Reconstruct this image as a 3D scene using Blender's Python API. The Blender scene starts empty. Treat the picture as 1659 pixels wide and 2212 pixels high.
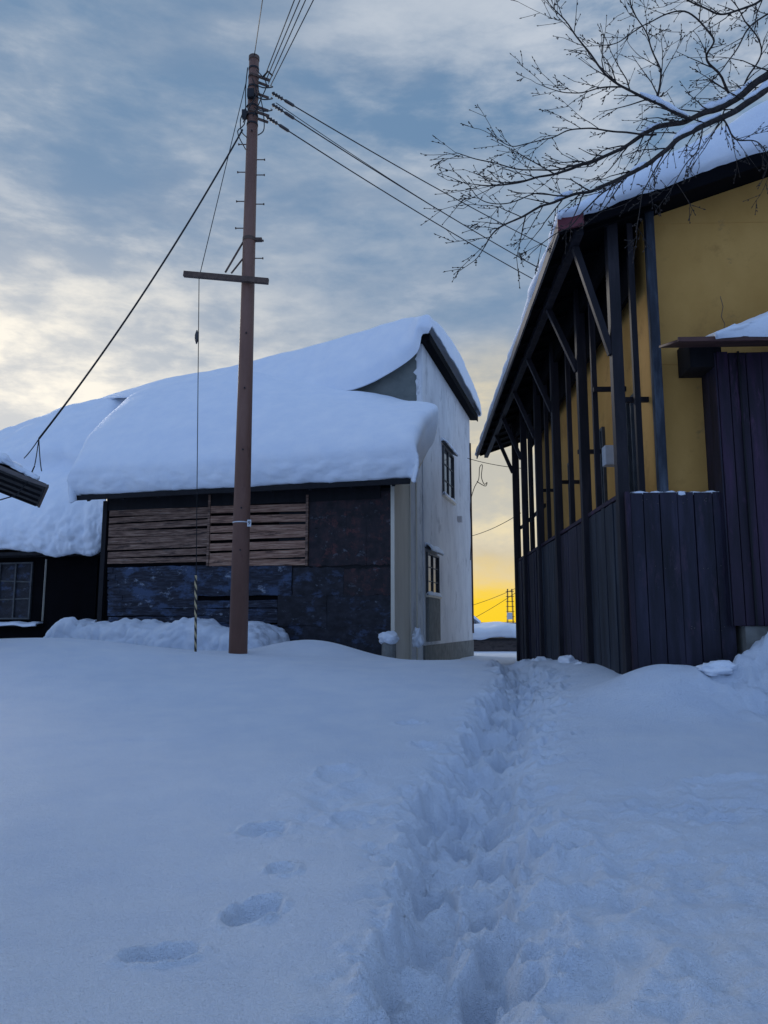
import bpy, bmesh, math, random
from mathutils import Vector, Matrix, noise
import numpy as np
random.seed(7)
C = bpy.context.scene.collection
R = math.radians
PITCH = R(8.35); cp, sp = math.cos(PITCH), math.sin(PITCH)
EYE = Vector((0, 0, 1.5)); FPX = 1662.0

class Frame:
    def __init__(s, x, y, deg):
        s.o = Vector((x, y, 0)); s.a = R(-deg)
        s.m = Matrix.Rotation(-s.a, 3, 'Z'); s.mi = Matrix.Rotation(s.a, 3, 'Z')
    def on(s, px, py, ax, val):
        u = (px - 829.5) / FPX; v = (1106 - py) / FPX
        d = s.m @ Vector((u, cp - v * sp, sp + v * cp)); o = s.m @ (EYE - s.o)
        i = 'xyz'.index(ax); t = (val - o[i]) / d[i]
        return o + d * t
    def world(s, p): return s.mi @ Vector(p) + s.o
W = Frame(0, 0, 0); L = Frame(0.22, 18, 15.5); H = Frame(3.2, 10, 2.4)

# ---------------------------------------------------------------- helpers
class MB:
    def __init__(s): s.v = []; s.f = []
    def add(s, vs, fs):
        n = len(s.v); s.v += [tuple(p) for p in vs]; s.f += [tuple(i + n for i in f) for f in fs]; return s
    def box(s, x0, x1, y0, y1, z0, z1):
        vs = [(x, y, z) for z in (z0, z1) for y in (y0, y1) for x in (x0, x1)]
        return s.add(vs, [(0,2,3,1),(4,5,7,6),(0,1,5,4),(2,6,7,3),(0,4,6,2),(1,3,7,5)])
    def beam(s, p, q, w, h, up=(0, 0, 1)):
        p = Vector(p); q = Vector(q); d = (q - p).normalized(); u = Vector(up)
        if abs(d.dot(u)) > .98: u = Vector((0, 1, 0))
        sx = d.cross(u).normalized(); sz = sx.cross(d).normalized()
        vs = [e + sx * (a * w / 2) + sz * (b * h / 2) for e in (p, q) for a, b in ((-1,-1),(1,-1),(1,1),(-1,1))]
        return s.add(vs, [(0,1,2,3),(7,6,5,4),(0,4,5,1),(1,5,6,2),(2,6,7,3),(3,7,4,0)])
    def tube(s, pts, rs, n=6):
        pts = [Vector(p) for p in pts]
        if not hasattr(rs, '__len__'): rs = [rs] * len(pts)
        vs = []; fs = []; prev = None
        for i, p in enumerate(pts):
            d = (pts[min(i+1, len(pts)-1)] - pts[max(i-1, 0)])
            d = d.normalized() if d.length > 1e-9 else Vector((0, 0, 1))
            if prev is None:
                a = Vector((0, 0, 1)) if abs(d.z) < .9 else Vector((1, 0, 0)); sx = d.cross(a).normalized()
            else:
                sx = (prev - d * prev.dot(d))
                sx = sx.normalized() if sx.length > 1e-6 else d.orthogonal().normalized()
            prev = sx; sy = d.cross(sx)
            for k in range(n):
                t = 2 * math.pi * k / n; vs.append(p + (sx * math.cos(t) + sy * math.sin(t)) * rs[i])
        for i in range(len(pts) - 1):
            for k in range(n):
                k2 = (k + 1) % n; fs.append((i*n+k, i*n+k2, (i+1)*n+k2, (i+1)*n+k))
        fs.append(tuple(reversed(range(n)))); fs.append(tuple(range((len(pts)-1)*n, len(pts)*n)))
        return s.add(vs, fs)
    def prism(s, pts, ext):
        n = len(pts); e = Vector(ext); a = [Vector(p) for p in pts]
        fs = [tuple(range(n)), tuple(reversed(range(n, 2*n)))]
        for i in range(n): j = (i+1) % n; fs.append((i, i+n, j+n, j))
        return s.add(a + [p + e for p in a], fs)
    def build(s, name, mat, parent=None, smooth=False, bevel=0):
        me = bpy.data.meshes.new(name); me.from_pydata(s.v, [], s.f)
        bm = bmesh.new(); bm.from_mesh(me); bmesh.ops.recalc_face_normals(bm, faces=bm.faces); bm.to_mesh(me); bm.free()
        me.materials.append(mat)
        if smooth:
            for p in me.polygons: p.use_smooth = True
        o = bpy.data.objects.new(name, me); C.objects.link(o)
        if parent: o.parent = parent
        if bevel:
            b = o.modifiers.new('b', 'BEVEL'); b.width = bevel; b.segments = 2; b.limit_method = 'ANGLE'
        return o
def tag(o, label=None, cat=None, group=None, kind=None):
    if label: o['label'] = label
    if cat: o['category'] = cat
    if group: o['group'] = group
    if kind: o['kind'] = kind
    return o
def thing(name, label, cat, fr=None, loc=None, group=None):
    o = bpy.data.objects.new(name, None); C.objects.link(o); o.empty_display_size = .3
    if fr: o.location = fr.o; o.rotation_euler = (0, 0, fr.a)
    if loc: o.location = loc
    return tag(o, label, cat, group)
def cr(pts, n):
    out = []; m = len(pts) - 1
    for i in range(n):
        t = i / (n - 1) * m; k = min(int(t), m - 1); f = t - k
        p0 = pts[max(k-1, 0)]; p1 = pts[k]; p2 = pts[k+1]; p3 = pts[min(k+2, m)]
        out.append(.5 * ((2*p1) + (p2-p0)*f + (2*p0-5*p1+4*p2-p3)*f*f + (3*p1-p0-3*p2+p3)*f**3))
    return out
def loft(name, rows, nu, nv, mat, parent, amp=.03, sc=1.2, amp2=0.0, edge=0.0):
    rows = [cr([Vector(p) for p in r], nu) for r in rows]
    cols = [cr([r[i] for r in rows], nv) for i in range(nu)]
    vs = [cols[i][j] for j in range(nv) for i in range(nu)]
    fs = [(j*nu+i, j*nu+i+1, (j+1)*nu+i+1, (j+1)*nu+i) for j in range(nv-1) for i in range(nu-1)]
    me = bpy.data.meshes.new(name); me.from_pydata([tuple(v) for v in vs], [], fs)
    me.update()
    ns = [v.normal.copy() for v in me.vertices]
    for q, (v, n) in enumerate(zip(me.vertices, ns)):
        k = amp * noise.fractal(v.co * sc, 1.0, 2.0, 3) + (amp2 * abs(noise.noise(v.co * 5)) if amp2 else 0)
        if edge:
            j = q // nu / nv; k += edge * math.exp(-((j-.20)/.12)**2) * noise.turbulence(v.co * 3.5, 3, False)
        v.co += n * k
    for p in me.polygons: p.use_smooth = True
    me.materials.append(mat)
    o = bpy.data.objects.new(name, me); C.objects.link(o); o.parent = parent
    s = o.modifiers.new('s', 'SOLIDIFY'); s.thickness = .05; s.offset = 0
    return o

# ---------------------------------------------------------------- materials
def mat(name, cols, scale=3, stretch=(1, 1, 1), rough=.8, bump=.2, detail=6, metal=0, spec=.3, streak=None, bdist=.02, streak2=None):
    m = bpy.data.materials.new(name); m.use_nodes = True; nt = m.node_tree; N = nt.nodes; K = nt.links
    b = N['Principled BSDF']; b.inputs['Roughness'].default_value = rough; b.inputs['Metallic'].default_value = metal
    b.inputs['Specular IOR Level'].default_value = spec
    tc = N.new('ShaderNodeTexCoord'); mp = N.new('ShaderNodeMapping'); mp.inputs['Scale'].default_value = stretch
    K.new(tc.outputs['Object'], mp.inputs['Vector'])
    n = N.new('ShaderNodeTexNoise'); n.inputs['Scale'].default_value = scale; n.inputs['Detail'].default_value = detail
    n.inputs['Roughness'].default_value = .62
    K.new(mp.outputs[0], n.inputs['Vector'])
    r = N.new('ShaderNodeValToRGB'); K.new(n.outputs['Fac'], r.inputs['Fac'])
    el = r.color_ramp.elements; el[0].position = .3; el[1].position = .72
    while len(el) < len(cols): el.new(.5)
    for i, c in enumerate(cols):
        el[i].position = .3 + .42 * i / (len(cols) - 1); el[i].color = (*c, 1)
    out = r.outputs['Color']
    for k, sk in enumerate((streak, streak2)):
        if not sk: continue
        mp2 = N.new('ShaderNodeMapping'); mp2.inputs['Location'].default_value = (k*7.3, k*2.1, k*4.4); mp2.inputs['Scale'].default_value = sk[3] if len(sk) > 3 else (1, 1, 1)
        K.new(tc.outputs['Object'], mp2.inputs['Vector'])
        n2 = N.new('ShaderNodeTexNoise'); n2.inputs['Scale'].default_value = sk[1]; n2.inputs['Detail'].default_value = 9
        n2.inputs['Roughness'].default_value = .72
        K.new(mp2.outputs[0], n2.inputs['Vector'])
        mr = N.new('ShaderNodeMapRange'); mr.inputs['From Min'].default_value = sk[2]; mr.inputs['From Max'].default_value = sk[2] + .09
        K.new(n2.outputs['Fac'], mr.inputs['Value'])
        mx = N.new('ShaderNodeMix'); mx.data_type = 'RGBA'; K.new(mr.outputs[0], mx.inputs[0]); K.new(out, mx.inputs[6])
        mx.inputs[7].default_value = (*sk[0], 1); out = mx.outputs[2]
    K.new(out, b.inputs['Base Color'])
    if bump:
        bp = N.new('ShaderNodeBump'); bp.inputs['Strength'].default_value = bump; bp.inputs['Distance'].default_value = bdist
        K.new(n.outputs['Fac'], bp.inputs['Height']); K.new(bp.outputs[0], b.inputs['Normal'])
    return m
def snowmat(name, c, bump):
    m = bpy.data.materials.new(name); m.use_nodes = True; nt = m.node_tree; N = nt.nodes; K = nt.links
    b = N['Principled BSDF']; b.inputs['Roughness'].default_value = .6; b.inputs['Specular IOR Level'].default_value = .3
    tc = N.new('ShaderNodeTexCoord')
    n1 = N.new('ShaderNodeTexNoise'); n1.inputs['Scale'].default_value = 2.0; n1.inputs['Detail'].default_value = 8; n1.inputs['Roughness'].default_value = .62
    n2 = N.new('ShaderNodeTexNoise'); n2.inputs['Scale'].default_value = 34; n2.inputs['Detail'].default_value = 7; n2.inputs['Roughness'].default_value = .65
    n3 = N.new('ShaderNodeTexNoise'); n3.inputs['Scale'].default_value = 150; n3.inputs['Detail'].default_value = 3
    for n in (n1, n2, n3): K.new(tc.outputs['Object'], n.inputs['Vector'])
    ad = N.new('ShaderNodeMath'); ad.operation = 'ADD'; K.new(n1.outputs['Fac'], ad.inputs[0]); K.new(n3.outputs['Fac'], ad.inputs[1])
    mr_ = N.new('ShaderNodeMapRange'); mr_.inputs['From Min'].default_value = .75; mr_.inputs['From Max'].default_value = 1.25; K.new(ad.outputs[0], mr_.inputs['Value'])
    mx = N.new('ShaderNodeMix'); mx.data_type = 'RGBA'; K.new(mr_.outputs[0], mx.inputs[0])
    mx.inputs[6].default_value = (c[0]*.85, c[1]*.89, c[2]*.95, 1); mx.inputs[7].default_value = (*c, 1)
    K.new(mx.outputs[2], b.inputs['Base Color'])
    a = N.new('ShaderNodeBump'); a.inputs['Strength'].default_value = min(bump, .5); a.inputs['Distance'].default_value = .04; K.new(n1.outputs['Fac'], a.inputs['Height'])
    d = N.new('ShaderNodeBump'); d.inputs['Strength'].default_value = bump; d.inputs['Distance'].default_value = .020; K.new(n2.outputs['Fac'], d.inputs['Height']); K.new(a.outputs[0], d.inputs['Normal'])
    e = N.new('ShaderNodeBump'); e.inputs['Strength'].default_value = bump; e.inputs['Distance'].default_value = .014; K.new(n3.outputs['Fac'], e.inputs['Height']); K.new(d.outputs[0], e.inputs['Normal'])
    K.new(e.outputs[0], b.inputs['Normal'])
    return m
M = {}
M['snow'] = snowmat('snow', (.84, .90, .98), 1.0)
M['roofsnow'] = snowmat('roof_snow', (.86, .90, .96), .35)
M['white'] = mat('white_plaster', [(.56,.57,.59),(.68,.69,.71),(.76,.77,.78)], 1.2, (1,1,.6), .85, .12, streak=((.48,.49,.51),1.6,.55,(1,1,.6)), streak2=((.34,.35,.36),5,.66))
M['grey'] = mat('grey_plaster', [(.10,.115,.11),(.155,.17,.16),(.20,.21,.195)], 2.0, (1,1,1), .9, .3)
M['cream'] = mat('cream_board', [(.62,.57,.47),(.74,.68,.57)], 2, (1,1,.3), .7, .1)
M['conc'] = mat('concrete', [(.15,.15,.14),(.26,.26,.24)], 5, (1,1,1), .9, .4)
M['tar'] = mat('tarred_board', [(.005,.006,.010),(.020,.024,.040),(.055,.068,.10)], 3, (1,1,7), .7, .7, streak=((.05,.078,.145),1.6,.50,(1,1,2)), streak2=((.28,.33,.41),2.4,.59,(1,1,1.6)))
M['blue'] = mat('worn_blue_sheet', [(.005,.005,.008),(.015,.016,.024),(.030,.032,.046)], 4, (1,1,1.5), .6, .8, streak=((.040,.060,.115),1.8,.54,(1,1,1.8)), streak2=((.16,.19,.25),3.4,.61,(1,1,1.5)))
M['rust'] = mat('blackened_sheet', [(.006,.005,.008),(.020,.015,.020),(.055,.025,.027)], 4, (1,1,1), .6, .8, streak=((.085,.028,.028),2.6,.55), streak2=((.10,.115,.145),4.0,.59,(1,1,1.4)))
M['plank'] = mat('weathered_plank', [(.05,.028,.022),(.20,.12,.088),(.40,.27,.20)], 3.4, (.7,1,9), .8, .7, streak=((.05,.034,.030),2.4,.53,(.6,1,5)), streak2=((.30,.25,.22),2.0,.60,(.5,1,6)))
M['plankp'] = mat('pink_plank', [(.09,.045,.034),(.32,.18,.125),(.50,.33,.24)], 3.4, (.7,1,9), .8, .7, streak=((.075,.045,.038),2.4,.55,(.6,1,5)), streak2=((.42,.33,.28),2.0,.62,(.5,1,6)))
M['black'] = mat('black_wood', [(.003,.003,.005),(.010,.010,.014)], 6, (1,1,.2), .7, .3)
M['blackm'] = mat('black_metal', [(.006,.006,.008),(.02,.02,.025)], 6, (1,1,1), .5, .2)
M['inner'] = mat('black_and_shade', [(.002,.002,.003),(.004,.004,.006)], 2, (1,1,1), .95, 0, spec=.1)  # near-black; also paints the shade under the ochre house eave
M['yellow'] = mat('ochre_plaster', [(.46,.245,.062),(.52,.285,.078),(.58,.325,.095)], 1.3, (1,1,.6), .85, .12, streak=((.42,.225,.062),1.0,.52), streak2=((.35,.20,.068),3.0,.62))
M['navy'] = mat('navy_board', [(.006,.006,.011),(.016,.015,.029),(.040,.035,.064)], 5, (1,1,.12), .6, .4, streak=((.040,.026,.046),4,.56,(1,1,.3)), streak2=((.10,.10,.13),9,.68))
M['purple'] = mat('purple_board', [(.007,.006,.012),(.021,.013,.028),(.060,.025,.066)], 5, (1,1,.12), .6, .4, streak=((.070,.032,.070),4,.57,(1,1,.2)), streak2=((.12,.11,.14),9,.69))
M['teal'] = mat('teal_board', [(.007,.009,.014),(.018,.023,.035),(.038,.048,.064)], 5, (1,1,.12), .6, .4)
M['post'] = mat('dark_post', [(.005,.005,.008),(.013,.011,.016),(.032,.027,.033)], 6, (1,1,.15), .65, .4)
M['post_lit'] = mat('blue_lit_post', [(.008,.010,.014),(.024,.030,.044),(.09,.11,.14)], 7, (1,1,.15), .65, .4)  # dark post with its bluish lighting put into the colour
M['redwood'] = mat('red_brown_board', [(.035,.018,.016),(.075,.034,.030),(.12,.058,.048)], 4, (.4,1,1), .6, .3)
M['red'] = mat('faded_red_board', [(.06,.014,.022),(.12,.026,.036),(.16,.04,.05)], 4, (.4,1,1), .6, .3)
M['fascia'] = mat('weathered_fascia', [(.05,.045,.05),(.14,.12,.115),(.03,.03,.035)], 5, (.3,.3,1), .7, .3)
M['polem'] = mat('brown_painted_pole', [(.14,.070,.050),(.18,.092,.067),(.215,.117,.088)], 2.5, (1,1,.25), .55, .08, streak=((.12,.06,.046),6,.60,(1,1,.2)))
M['steel'] = mat('weathered_steel', [(.06,.038,.030),(.14,.09,.068)], 9, (1,1,1), .65, .2)
M['wire'] = mat('black_cable', [(.01,.01,.012),(.02,.02,.022)], 9, (1,1,1), .6, 0)
M['bark'] = mat('dark_bark', [(.010,.009,.009),(.030,.024,.022),(.065,.052,.045)], 30, (1,1,1), .85, .6)
M['tagw'] = mat('white_tag', [(.5,.52,.55),(.62,.63,.65)], 6, (1,1,1), .6, 0)
M['ink'] = mat('black_ink', [(.01,.01,.01),(.02,.02,.02)], 6, (1,1,1), .6, 0)
M['frame'] = mat('window_frame', [(.04,.045,.05),(.10,.105,.11)], 6, (1,1,1), .5, .1)
M['porc'] = mat('insulator', [(.015,.013,.013),(.04,.035,.035)], 6, (1,1,1), .25, 0, spec=.6)
M['hill'] = mat('far_hill', [(.10,.12,.18),(.20,.23,.32),(.3,.34,.45)], .02, (1,1,1), 1, 0)
gl = bpy.data.materials.new('window_glass'); gl.use_nodes = True; b = gl.node_tree.nodes['Principled BSDF']
b.inputs['Base Color'].default_value = (.03, .035, .045, 1); b.inputs['Roughness'].default_value = .08; b.inputs['Specular IOR Level'].default_value = .8
gn = gl.node_tree.nodes.new('ShaderNodeTexNoise'); gn.inputs['Scale'].default_value = 3
gb = gl.node_tree.nodes.new('ShaderNodeBump'); gb.inputs['Strength'].default_value = .05
gl.node_tree.links.new(gn.outputs[0], gb.inputs['Height']); gl.node_tree.links.new(gb.outputs[0], b.inputs['Normal'])
M['glass'] = gl
st = bpy.data.materials.new('striped_guard'); st.use_nodes = True; N = st.node_tree.nodes; K = st.node_tree.links
tc = N.new('ShaderNodeTexCoord'); sep = N.new('ShaderNodeSeparateXYZ'); K.new(tc.outputs['Object'], sep.inputs[0])
a1 = N.new('ShaderNodeMath'); a1.operation = 'MULTIPLY_ADD'; a1.inputs[1].default_value = 2.2; K.new(sep.outputs['X'], a1.inputs[0]); K.new(sep.outputs['Z'], a1.inputs[2])
a2 = N.new('ShaderNodeMath'); a2.operation = 'MULTIPLY'; a2.inputs[1].default_value = 6.0; K.new(a1.outputs[0], a2.inputs[0])
a3 = N.new('ShaderNodeMath'); a3.operation = 'FRACT'; K.new(a2.outputs[0], a3.inputs[0])
a4 = N.new('ShaderNodeMath'); a4.operation = 'GREATER_THAN'; a4.inputs[1].default_value = .5; K.new(a3.outputs[0], a4.inputs[0])
mx = N.new('ShaderNodeMix'); mx.data_type = 'RGBA'; K.new(a4.outputs[0], mx.inputs[0]); mx.inputs[6].default_value = (.01,.01,.012,1); mx.inputs[7].default_value = (.45,.36,.20,1)
K.new(mx.outputs[2], N['Principled BSDF'].inputs['Base Color']); M['stripe'] = st

# ---------------------------------------------------------------- world
wd = bpy.data.worlds.new("World"); bpy.context.scene.world = wd; wd.use_nodes = True
nt = wd.node_tree; N = nt.nodes; K = nt.links; bg = N['Background']
SUN_AZ, SUN_EL = R(-27), R(18)
def math_(op, a, b=None, c=None, clamp=False):
    n = N.new('ShaderNodeMath'); n.operation = op; n.use_clamp = clamp
    for i, x in enumerate((a, b, c)):
        if x is None: continue
        if isinstance(x, (int, float)): n.inputs[i].default_value = x
        else: K.new(x, n.inputs[i])
    return n.outputs[0]
def mr(v, a, b, c=0, d=1, smooth=True):
    n = N.new('ShaderNodeMapRange'); n.interpolation_type = 'SMOOTHSTEP' if smooth else 'LINEAR'
    K.new(v, n.inputs['Value'])
    for k, x in zip(('From Min','From Max','To Min','To Max'), (a, b, c, d)): n.inputs[k].default_value = x
    return n.outputs[0]
def mixc(f, a, b):
    n = N.new('ShaderNodeMix'); n.data_type = 'RGBA'
    if isinstance(f, float): n.inputs[0].default_value = f
    else: K.new(f, n.inputs[0])
    for i, x in ((6, a), (7, b)):
        if isinstance(x, tuple): n.inputs[i].default_value = (*x, 1)
        else: K.new(x, n.inputs[i])
    return n.outputs[2]
def dotv(vec, d):
    n = N.new('ShaderNodeVectorMath'); n.operation = 'DOT_PRODUCT'; K.new(vec, n.inputs[0]); n.inputs[1].default_value = Vector(d).normalized(); return n.outputs['Value']
tc = N.new('ShaderNodeTexCoord'); D = tc.outputs['Generated']
sp_ = N.new('ShaderNodeSeparateXYZ'); K.new(D, sp_.inputs[0]); X_, Y_, Z_ = sp_.outputs
den = math_('ADD', math_('MAXIMUM', Z_, 0.0), .75)
cb = N.new('ShaderNodeCombineXYZ'); K.new(math_('DIVIDE', X_, den), cb.inputs[0]); K.new(math_('DIVIDE', Y_, den), cb.inputs[1]); K.new(math_('MULTIPLY', Z_, 2.2), cb.inputs[2])
def nz(scale, det, rg, dist, off=(0, 0, 0)):
    mp = N.new('ShaderNodeMapping'); mp.inputs['Location'].default_value = off; K.new(cb.outputs[0], mp.inputs['Vector'])
    n = N.new('ShaderNodeTexNoise'); n.inputs['Scale'].default_value = scale; n.inputs['Detail'].default_value = det
    n.inputs['Roughness'].default_value = rg; n.inputs['Distortion'].default_value = dist; K.new(mp.outputs[0], n.inputs['Vector']); return n.outputs['Fac']
nb = nz(2.8, 5, .5, .1, (3.1, 1.7, 0)); nf = nz(10, 7, .6, .1, (0, 5, 2)); nh_ = nz(6.0, 6, .55, .1, (8, 2, 5))
cl = math_('ADD', math_('MULTIPLY', nb, .50), math_('MULTIPLY', nf, .50))
f1 = mr(cl, .38, .62)
base = mixc(f1, (.150, .265, .430), (.355, .435, .545))
f2 = mr(nh_, .46, .68)
base = mixc(math_('MULTIPLY', f2, .45), base, (.190, .285, .43))
f3 = mr(nf, .55, .70); base = mixc(math_('MULTIPLY', f3, .22), base, (.58, .63, .70))
hz = mr(Z_, .56, .12); front = mr(Y_, .1, .7)
base = mixc(math_('MULTIPLY', math_('MULTIPLY', hz, front), .40), base, (.40, .45, .54))
azl = math_('DIVIDE', X_, math_('MAXIMUM', Y_, .05))
gA = math_('MULTIPLY', mr(Z_, .50, .31), mr(azl, .04, -.42)); gA = math_('MULTIPLY', gA, mr(Z_, -.05, .12))
gn_ = math_('MULTIPLY', gA, mr(cl, .40, .59, .40, 1.2), clamp=True)
base = mixc(gn_, base, (.93, .89, .80))
g2 = math_('MULTIPLY', mr(dotv(D, (.38, .75, .70)), .955, 1.0), .7)
base = mixc(math_('MULTIPLY', g2, f1), base, (.86, .88, .92))
g2b = math_('MULTIPLY', mr(dotv(D, (.05, .77, .64)), .985, 1.0), .5)
base = mixc(math_('MULTIPLY', g2b, f1), base, (.64, .69, .76))
g3 = math_('MULTIPLY', mr(dotv(D, (.15, .985, .19)), .980, .999), .9)
base = mixc(math_('MULTIPLY', g3, mr(cl, .38, .58, .5, 1.0)), base, (.95, .79, .47))
gr_ = math_('MULTIPLY', mr(Z_, .13, .08), front); base = mixc(math_('MULTIPLY', gr_, .35), base, (.50, .45, .42))
zy_ = math_('ADD', Z_, math_('MULTIPLY', math_('SUBTRACT', nf, .5), .08))
gaz = mr(dotv(D, (.16, .985, .0)), .93, .985)
base = mixc(math_('MULTIPLY', math_('MULTIPLY', mr(zy_, .105, .045), gaz), .7), base, (1.0, .70, .16))
base = mixc(math_('MULTIPLY', mr(zy_, .066, .022), gaz), base, (1.0, .66, .01))
back_fill = mr(Y_, .15, -.35)
zen_fill = mr(Z_, .74, .95)
base = mixc(zen_fill, base, (.39, .53, .80))  # zenith above the frame, brightened as unseen fill for the snow
base = mixc(back_fill, base, (.315, .475, .82))  # unseen sky behind the camera, made bright blue to light the snow
skyt = N.new('ShaderNodeTexSky'); skyt.sky_type = 'NISHITA'; skyt.sun_disc = False; skyt.sun_elevation = SUN_EL; skyt.sun_rotation = SUN_AZ
skm = N.new('ShaderNodeVectorMath'); skm.operation = 'SCALE'; K.new(skyt.outputs[0], skm.inputs[0]); skm.inputs['Scale'].default_value = .08
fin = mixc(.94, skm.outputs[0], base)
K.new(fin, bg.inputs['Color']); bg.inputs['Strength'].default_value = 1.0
sun = bpy.data.lights.new('sun', 'SUN'); sun.energy = 1.1; sun.angle = R(12); sun.color = (1, .94, .87)
so = bpy.data.objects.new('sun', sun); C.objects.link(so)
sd = Vector((math.sin(SUN_AZ)*math.cos(SUN_EL), math.cos(SUN_AZ)*math.cos(SUN_EL), math.sin(SUN_EL)))
so.rotation_euler = sd.to_track_quat('Z', 'Y').to_euler()

cam = bpy.data.cameras.new('camera'); co = bpy.data.objects.new('camera', cam); C.objects.link(co)
co.location = EYE; co.rotation_euler = (R(90) + PITCH, 0, 0)
cam.sensor_fit = 'VERTICAL'; cam.sensor_height = 36; cam.sensor_width = 27; cam.lens = 36 * FPX / 2212
cam.clip_end = 6000; cam.clip_start = .05
bpy.context.scene.camera = co
vs = bpy.context.scene.view_settings; vs.view_transform = 'Standard'; vs.look = 'None'; vs.exposure = 0

# ---------------------------------------------------------------- ground
def axis(segs):
    out = [segs[0][0]]
    for a, b, st in segs:
        n = max(1, round((b - a) / st)); out += [a + (b - a) * (i + 1) / n for i in range(n)]
    return np.array(out)
gx = axis([(-3000,-600,600),(-600,-100,100),(-100,-20,10),(-20,-9,1),(-9,-3,.12),(-3,-1.6,.04),(-1.6,2.6,.018),(2.6,5.5,.04),(5.5,9,.2),(9,20,1),(20,100,10),(100,600,100),(600,3000,600)])
gy = axis([(-300,-40,52),(-40,-4,6),(-4,2,.5),(2,2.8,.06),(2.8,8,.018),(8,13,.035),(13,20,.12),(20,30,.5),(30,100,5),(100,600,50),(600,3600,500)])
GX, GY = np.meshgrid(gx, gy)
Z = np.interp(GY, [-300,0,3,4.5,6,7.5,9,10.5,12,13.5,15,18,22,40,100,3600], [0,-.02,0,.05,.16,.32,.50,.68,.80,.88,.84,.62,.45,.25,-.2,-.4])
def ga(x, y, sx, sy, h):
    global Z; Z = Z + h * np.exp(-((GX-x)/sx)**2 - ((GY-y)/sy)**2)
ga(-5.8, 14.0, 2.6, 2.6, .33); ga(-9, 12.5, 3, 4, .2); ga(-1.6, 16.0, 1.3, 1.1, .42); ga(-3.2, 13.0, 1.5, .8, .04); ga(.4, 14, 1.5, 1, .02)
ga(3.6, 9.45, .95, .6, .42); ga(3.2, 11.2, .5, 2.0, .15); ga(4.98, 9.42, .66, .42, .92); ga(6.3, 9.4, 1.0, .5, .9); ga(3.0, 5.5, 1.6, 1.4, .05); ga(5.5,8.2,1.4,1.2,.12)
PY = [0,3.17,3.9,4.7,5.6,6.5,7.7,9.75,11.4,14,18,22,26]; PX = [.24,.26,.36,.44,.57,.72,1.04,1.58,2.04,2.35,2.7,3.0,3.2]
xc = np.interp(GY, PY, PX)
sh = GX.shape; nA = np.zeros(sh); nB = np.zeros(sh); nC = np.zeros(sh); nD = np.zeros(sh); nE = np.zeros(sh); nF = np.zeros(sh); nG = np.ones(sh)
for j in range(sh[0]):
    y = gy[j]
    if y < 1 or y > 26: continue
    for i in range(sh[1]):
        x = gx[i]
        if abs(x) > 12: continue
        nA[j, i] = noise.noise((x*.55, y*.55, 1.3))
        if 1.9 < y < 15:
            nB[j, i] = noise.noise((x*2.3, y*2.3, 4.1))
            d = abs(x - xc[j, i])
            if d < 1.1 or (y < 8.5) or (y > 8 and x > 2.5):
                nC[j, i] = noise.turbulence((x*3.6, y*3.6, 9), 3, False)
                nD[j, i] = noise.noise((x*11, y*11, 2))
                if d < 1.2:
                    nE[j, i] = noise.turbulence((x*6, y*6, 5), 4, False)
                    nF[j, i] = noise.voronoi((x*6.5 + nD[j,i]*.6, y*6.5, 1.7))[0][0]
                    nG[j, i] = noise.voronoi((x*14 + nD[j,i]*.6, y*14, 4.7))[0][0]
Z += nA * .05
kn = np.arange(1.5, 27, .37); nRand = np.interp(GY, kn, np.random.RandomState(4).uniform(-1, 1, len(kn)))
kn = np.arange(1.5, 27, .31); nRand2 = np.interp(GY, kn, np.random.RandomState(9).uniform(-1, 1, len(kn)))
dx_ = GX - xc - nB*.10
wide = np.interp(GY, [2, 4.2, 5.5, 8, 14], [.09, .08, .10, .03, 0])
wl = .24 + nRand*.08 + nC*.18 + wide; wr = .19 + nRand2*.12 + nC*.24 + wide
w = np.where(dx_ < 0, wl, wr); d = np.abs(dx_)
def sst(x): x = np.clip(x, 0, 1); return x*x*(3-2*x)
steep = np.where(dx_ < 0, .14, .26)
tr = sst((w + steep*.5 - d) / steep)
fade = sst((GY - 1) / 1.0) * sst((26 - GY) / 4)
Z -= tr * fade * (.155 + .05*nB + .04*nRand)
near = np.exp(-(np.maximum(d - w, 0) / np.where(dx_ < 0, .17, .40))**2) * fade
clod = np.clip(.42 - nF, 0, .35); clod2 = np.clip(.40 - nG, 0, .35)
Z += near * ((nC - .45) * .10 + (nE - .5) * .055 + nD*.006 + (clod - .1) * .17 * sst((nB + .30)/.4) + clod2 * .055 * sst((nC - .30)/.25))
Z += np.exp(-((d - w - .10)/.10)**2) * fade * .026 * (0.5 + 2*np.clip(nB + .3*nRand, -.3, 1))
def hole(x, y, rx, ry, dep, ang=0, rim=.02, rag=.35, soft=.50):
    global Z
    c_, s_ = math.cos(ang), math.sin(ang); dx = GX - x; dy = GY - y
    q = np.sqrt(((dx*c_+dy*s_)/rx)**2 + ((-dx*s_+dy*c_)/ry)**2) + nB*rag + nD*.14 + (nC-.45)*.5*(rag > .28)
    Z = Z - dep * sst((1.2 - q) / soft) * (1 + .5*(nC-.45)) + rim * np.exp(-((q-1.35)/.22)**2) * (1 + 3*nD)
y = 2.4; k = 0
while y < 12.5:
    x = np.interp(y, PY, PX); sd_ = -1 if k % 2 else 1
    hole(x + sd_*(.08 + .14*random.random()), y, .09 + .05*random.random(), .12 + .09*random.random(), .07 + .13*random.random(), random.uniform(-.8, .8), .026, .32)
    y += .26 + .22*random.random(); k += 1
def gp(px, py, z=.05): return W.on(px, py, 'z', z)
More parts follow.
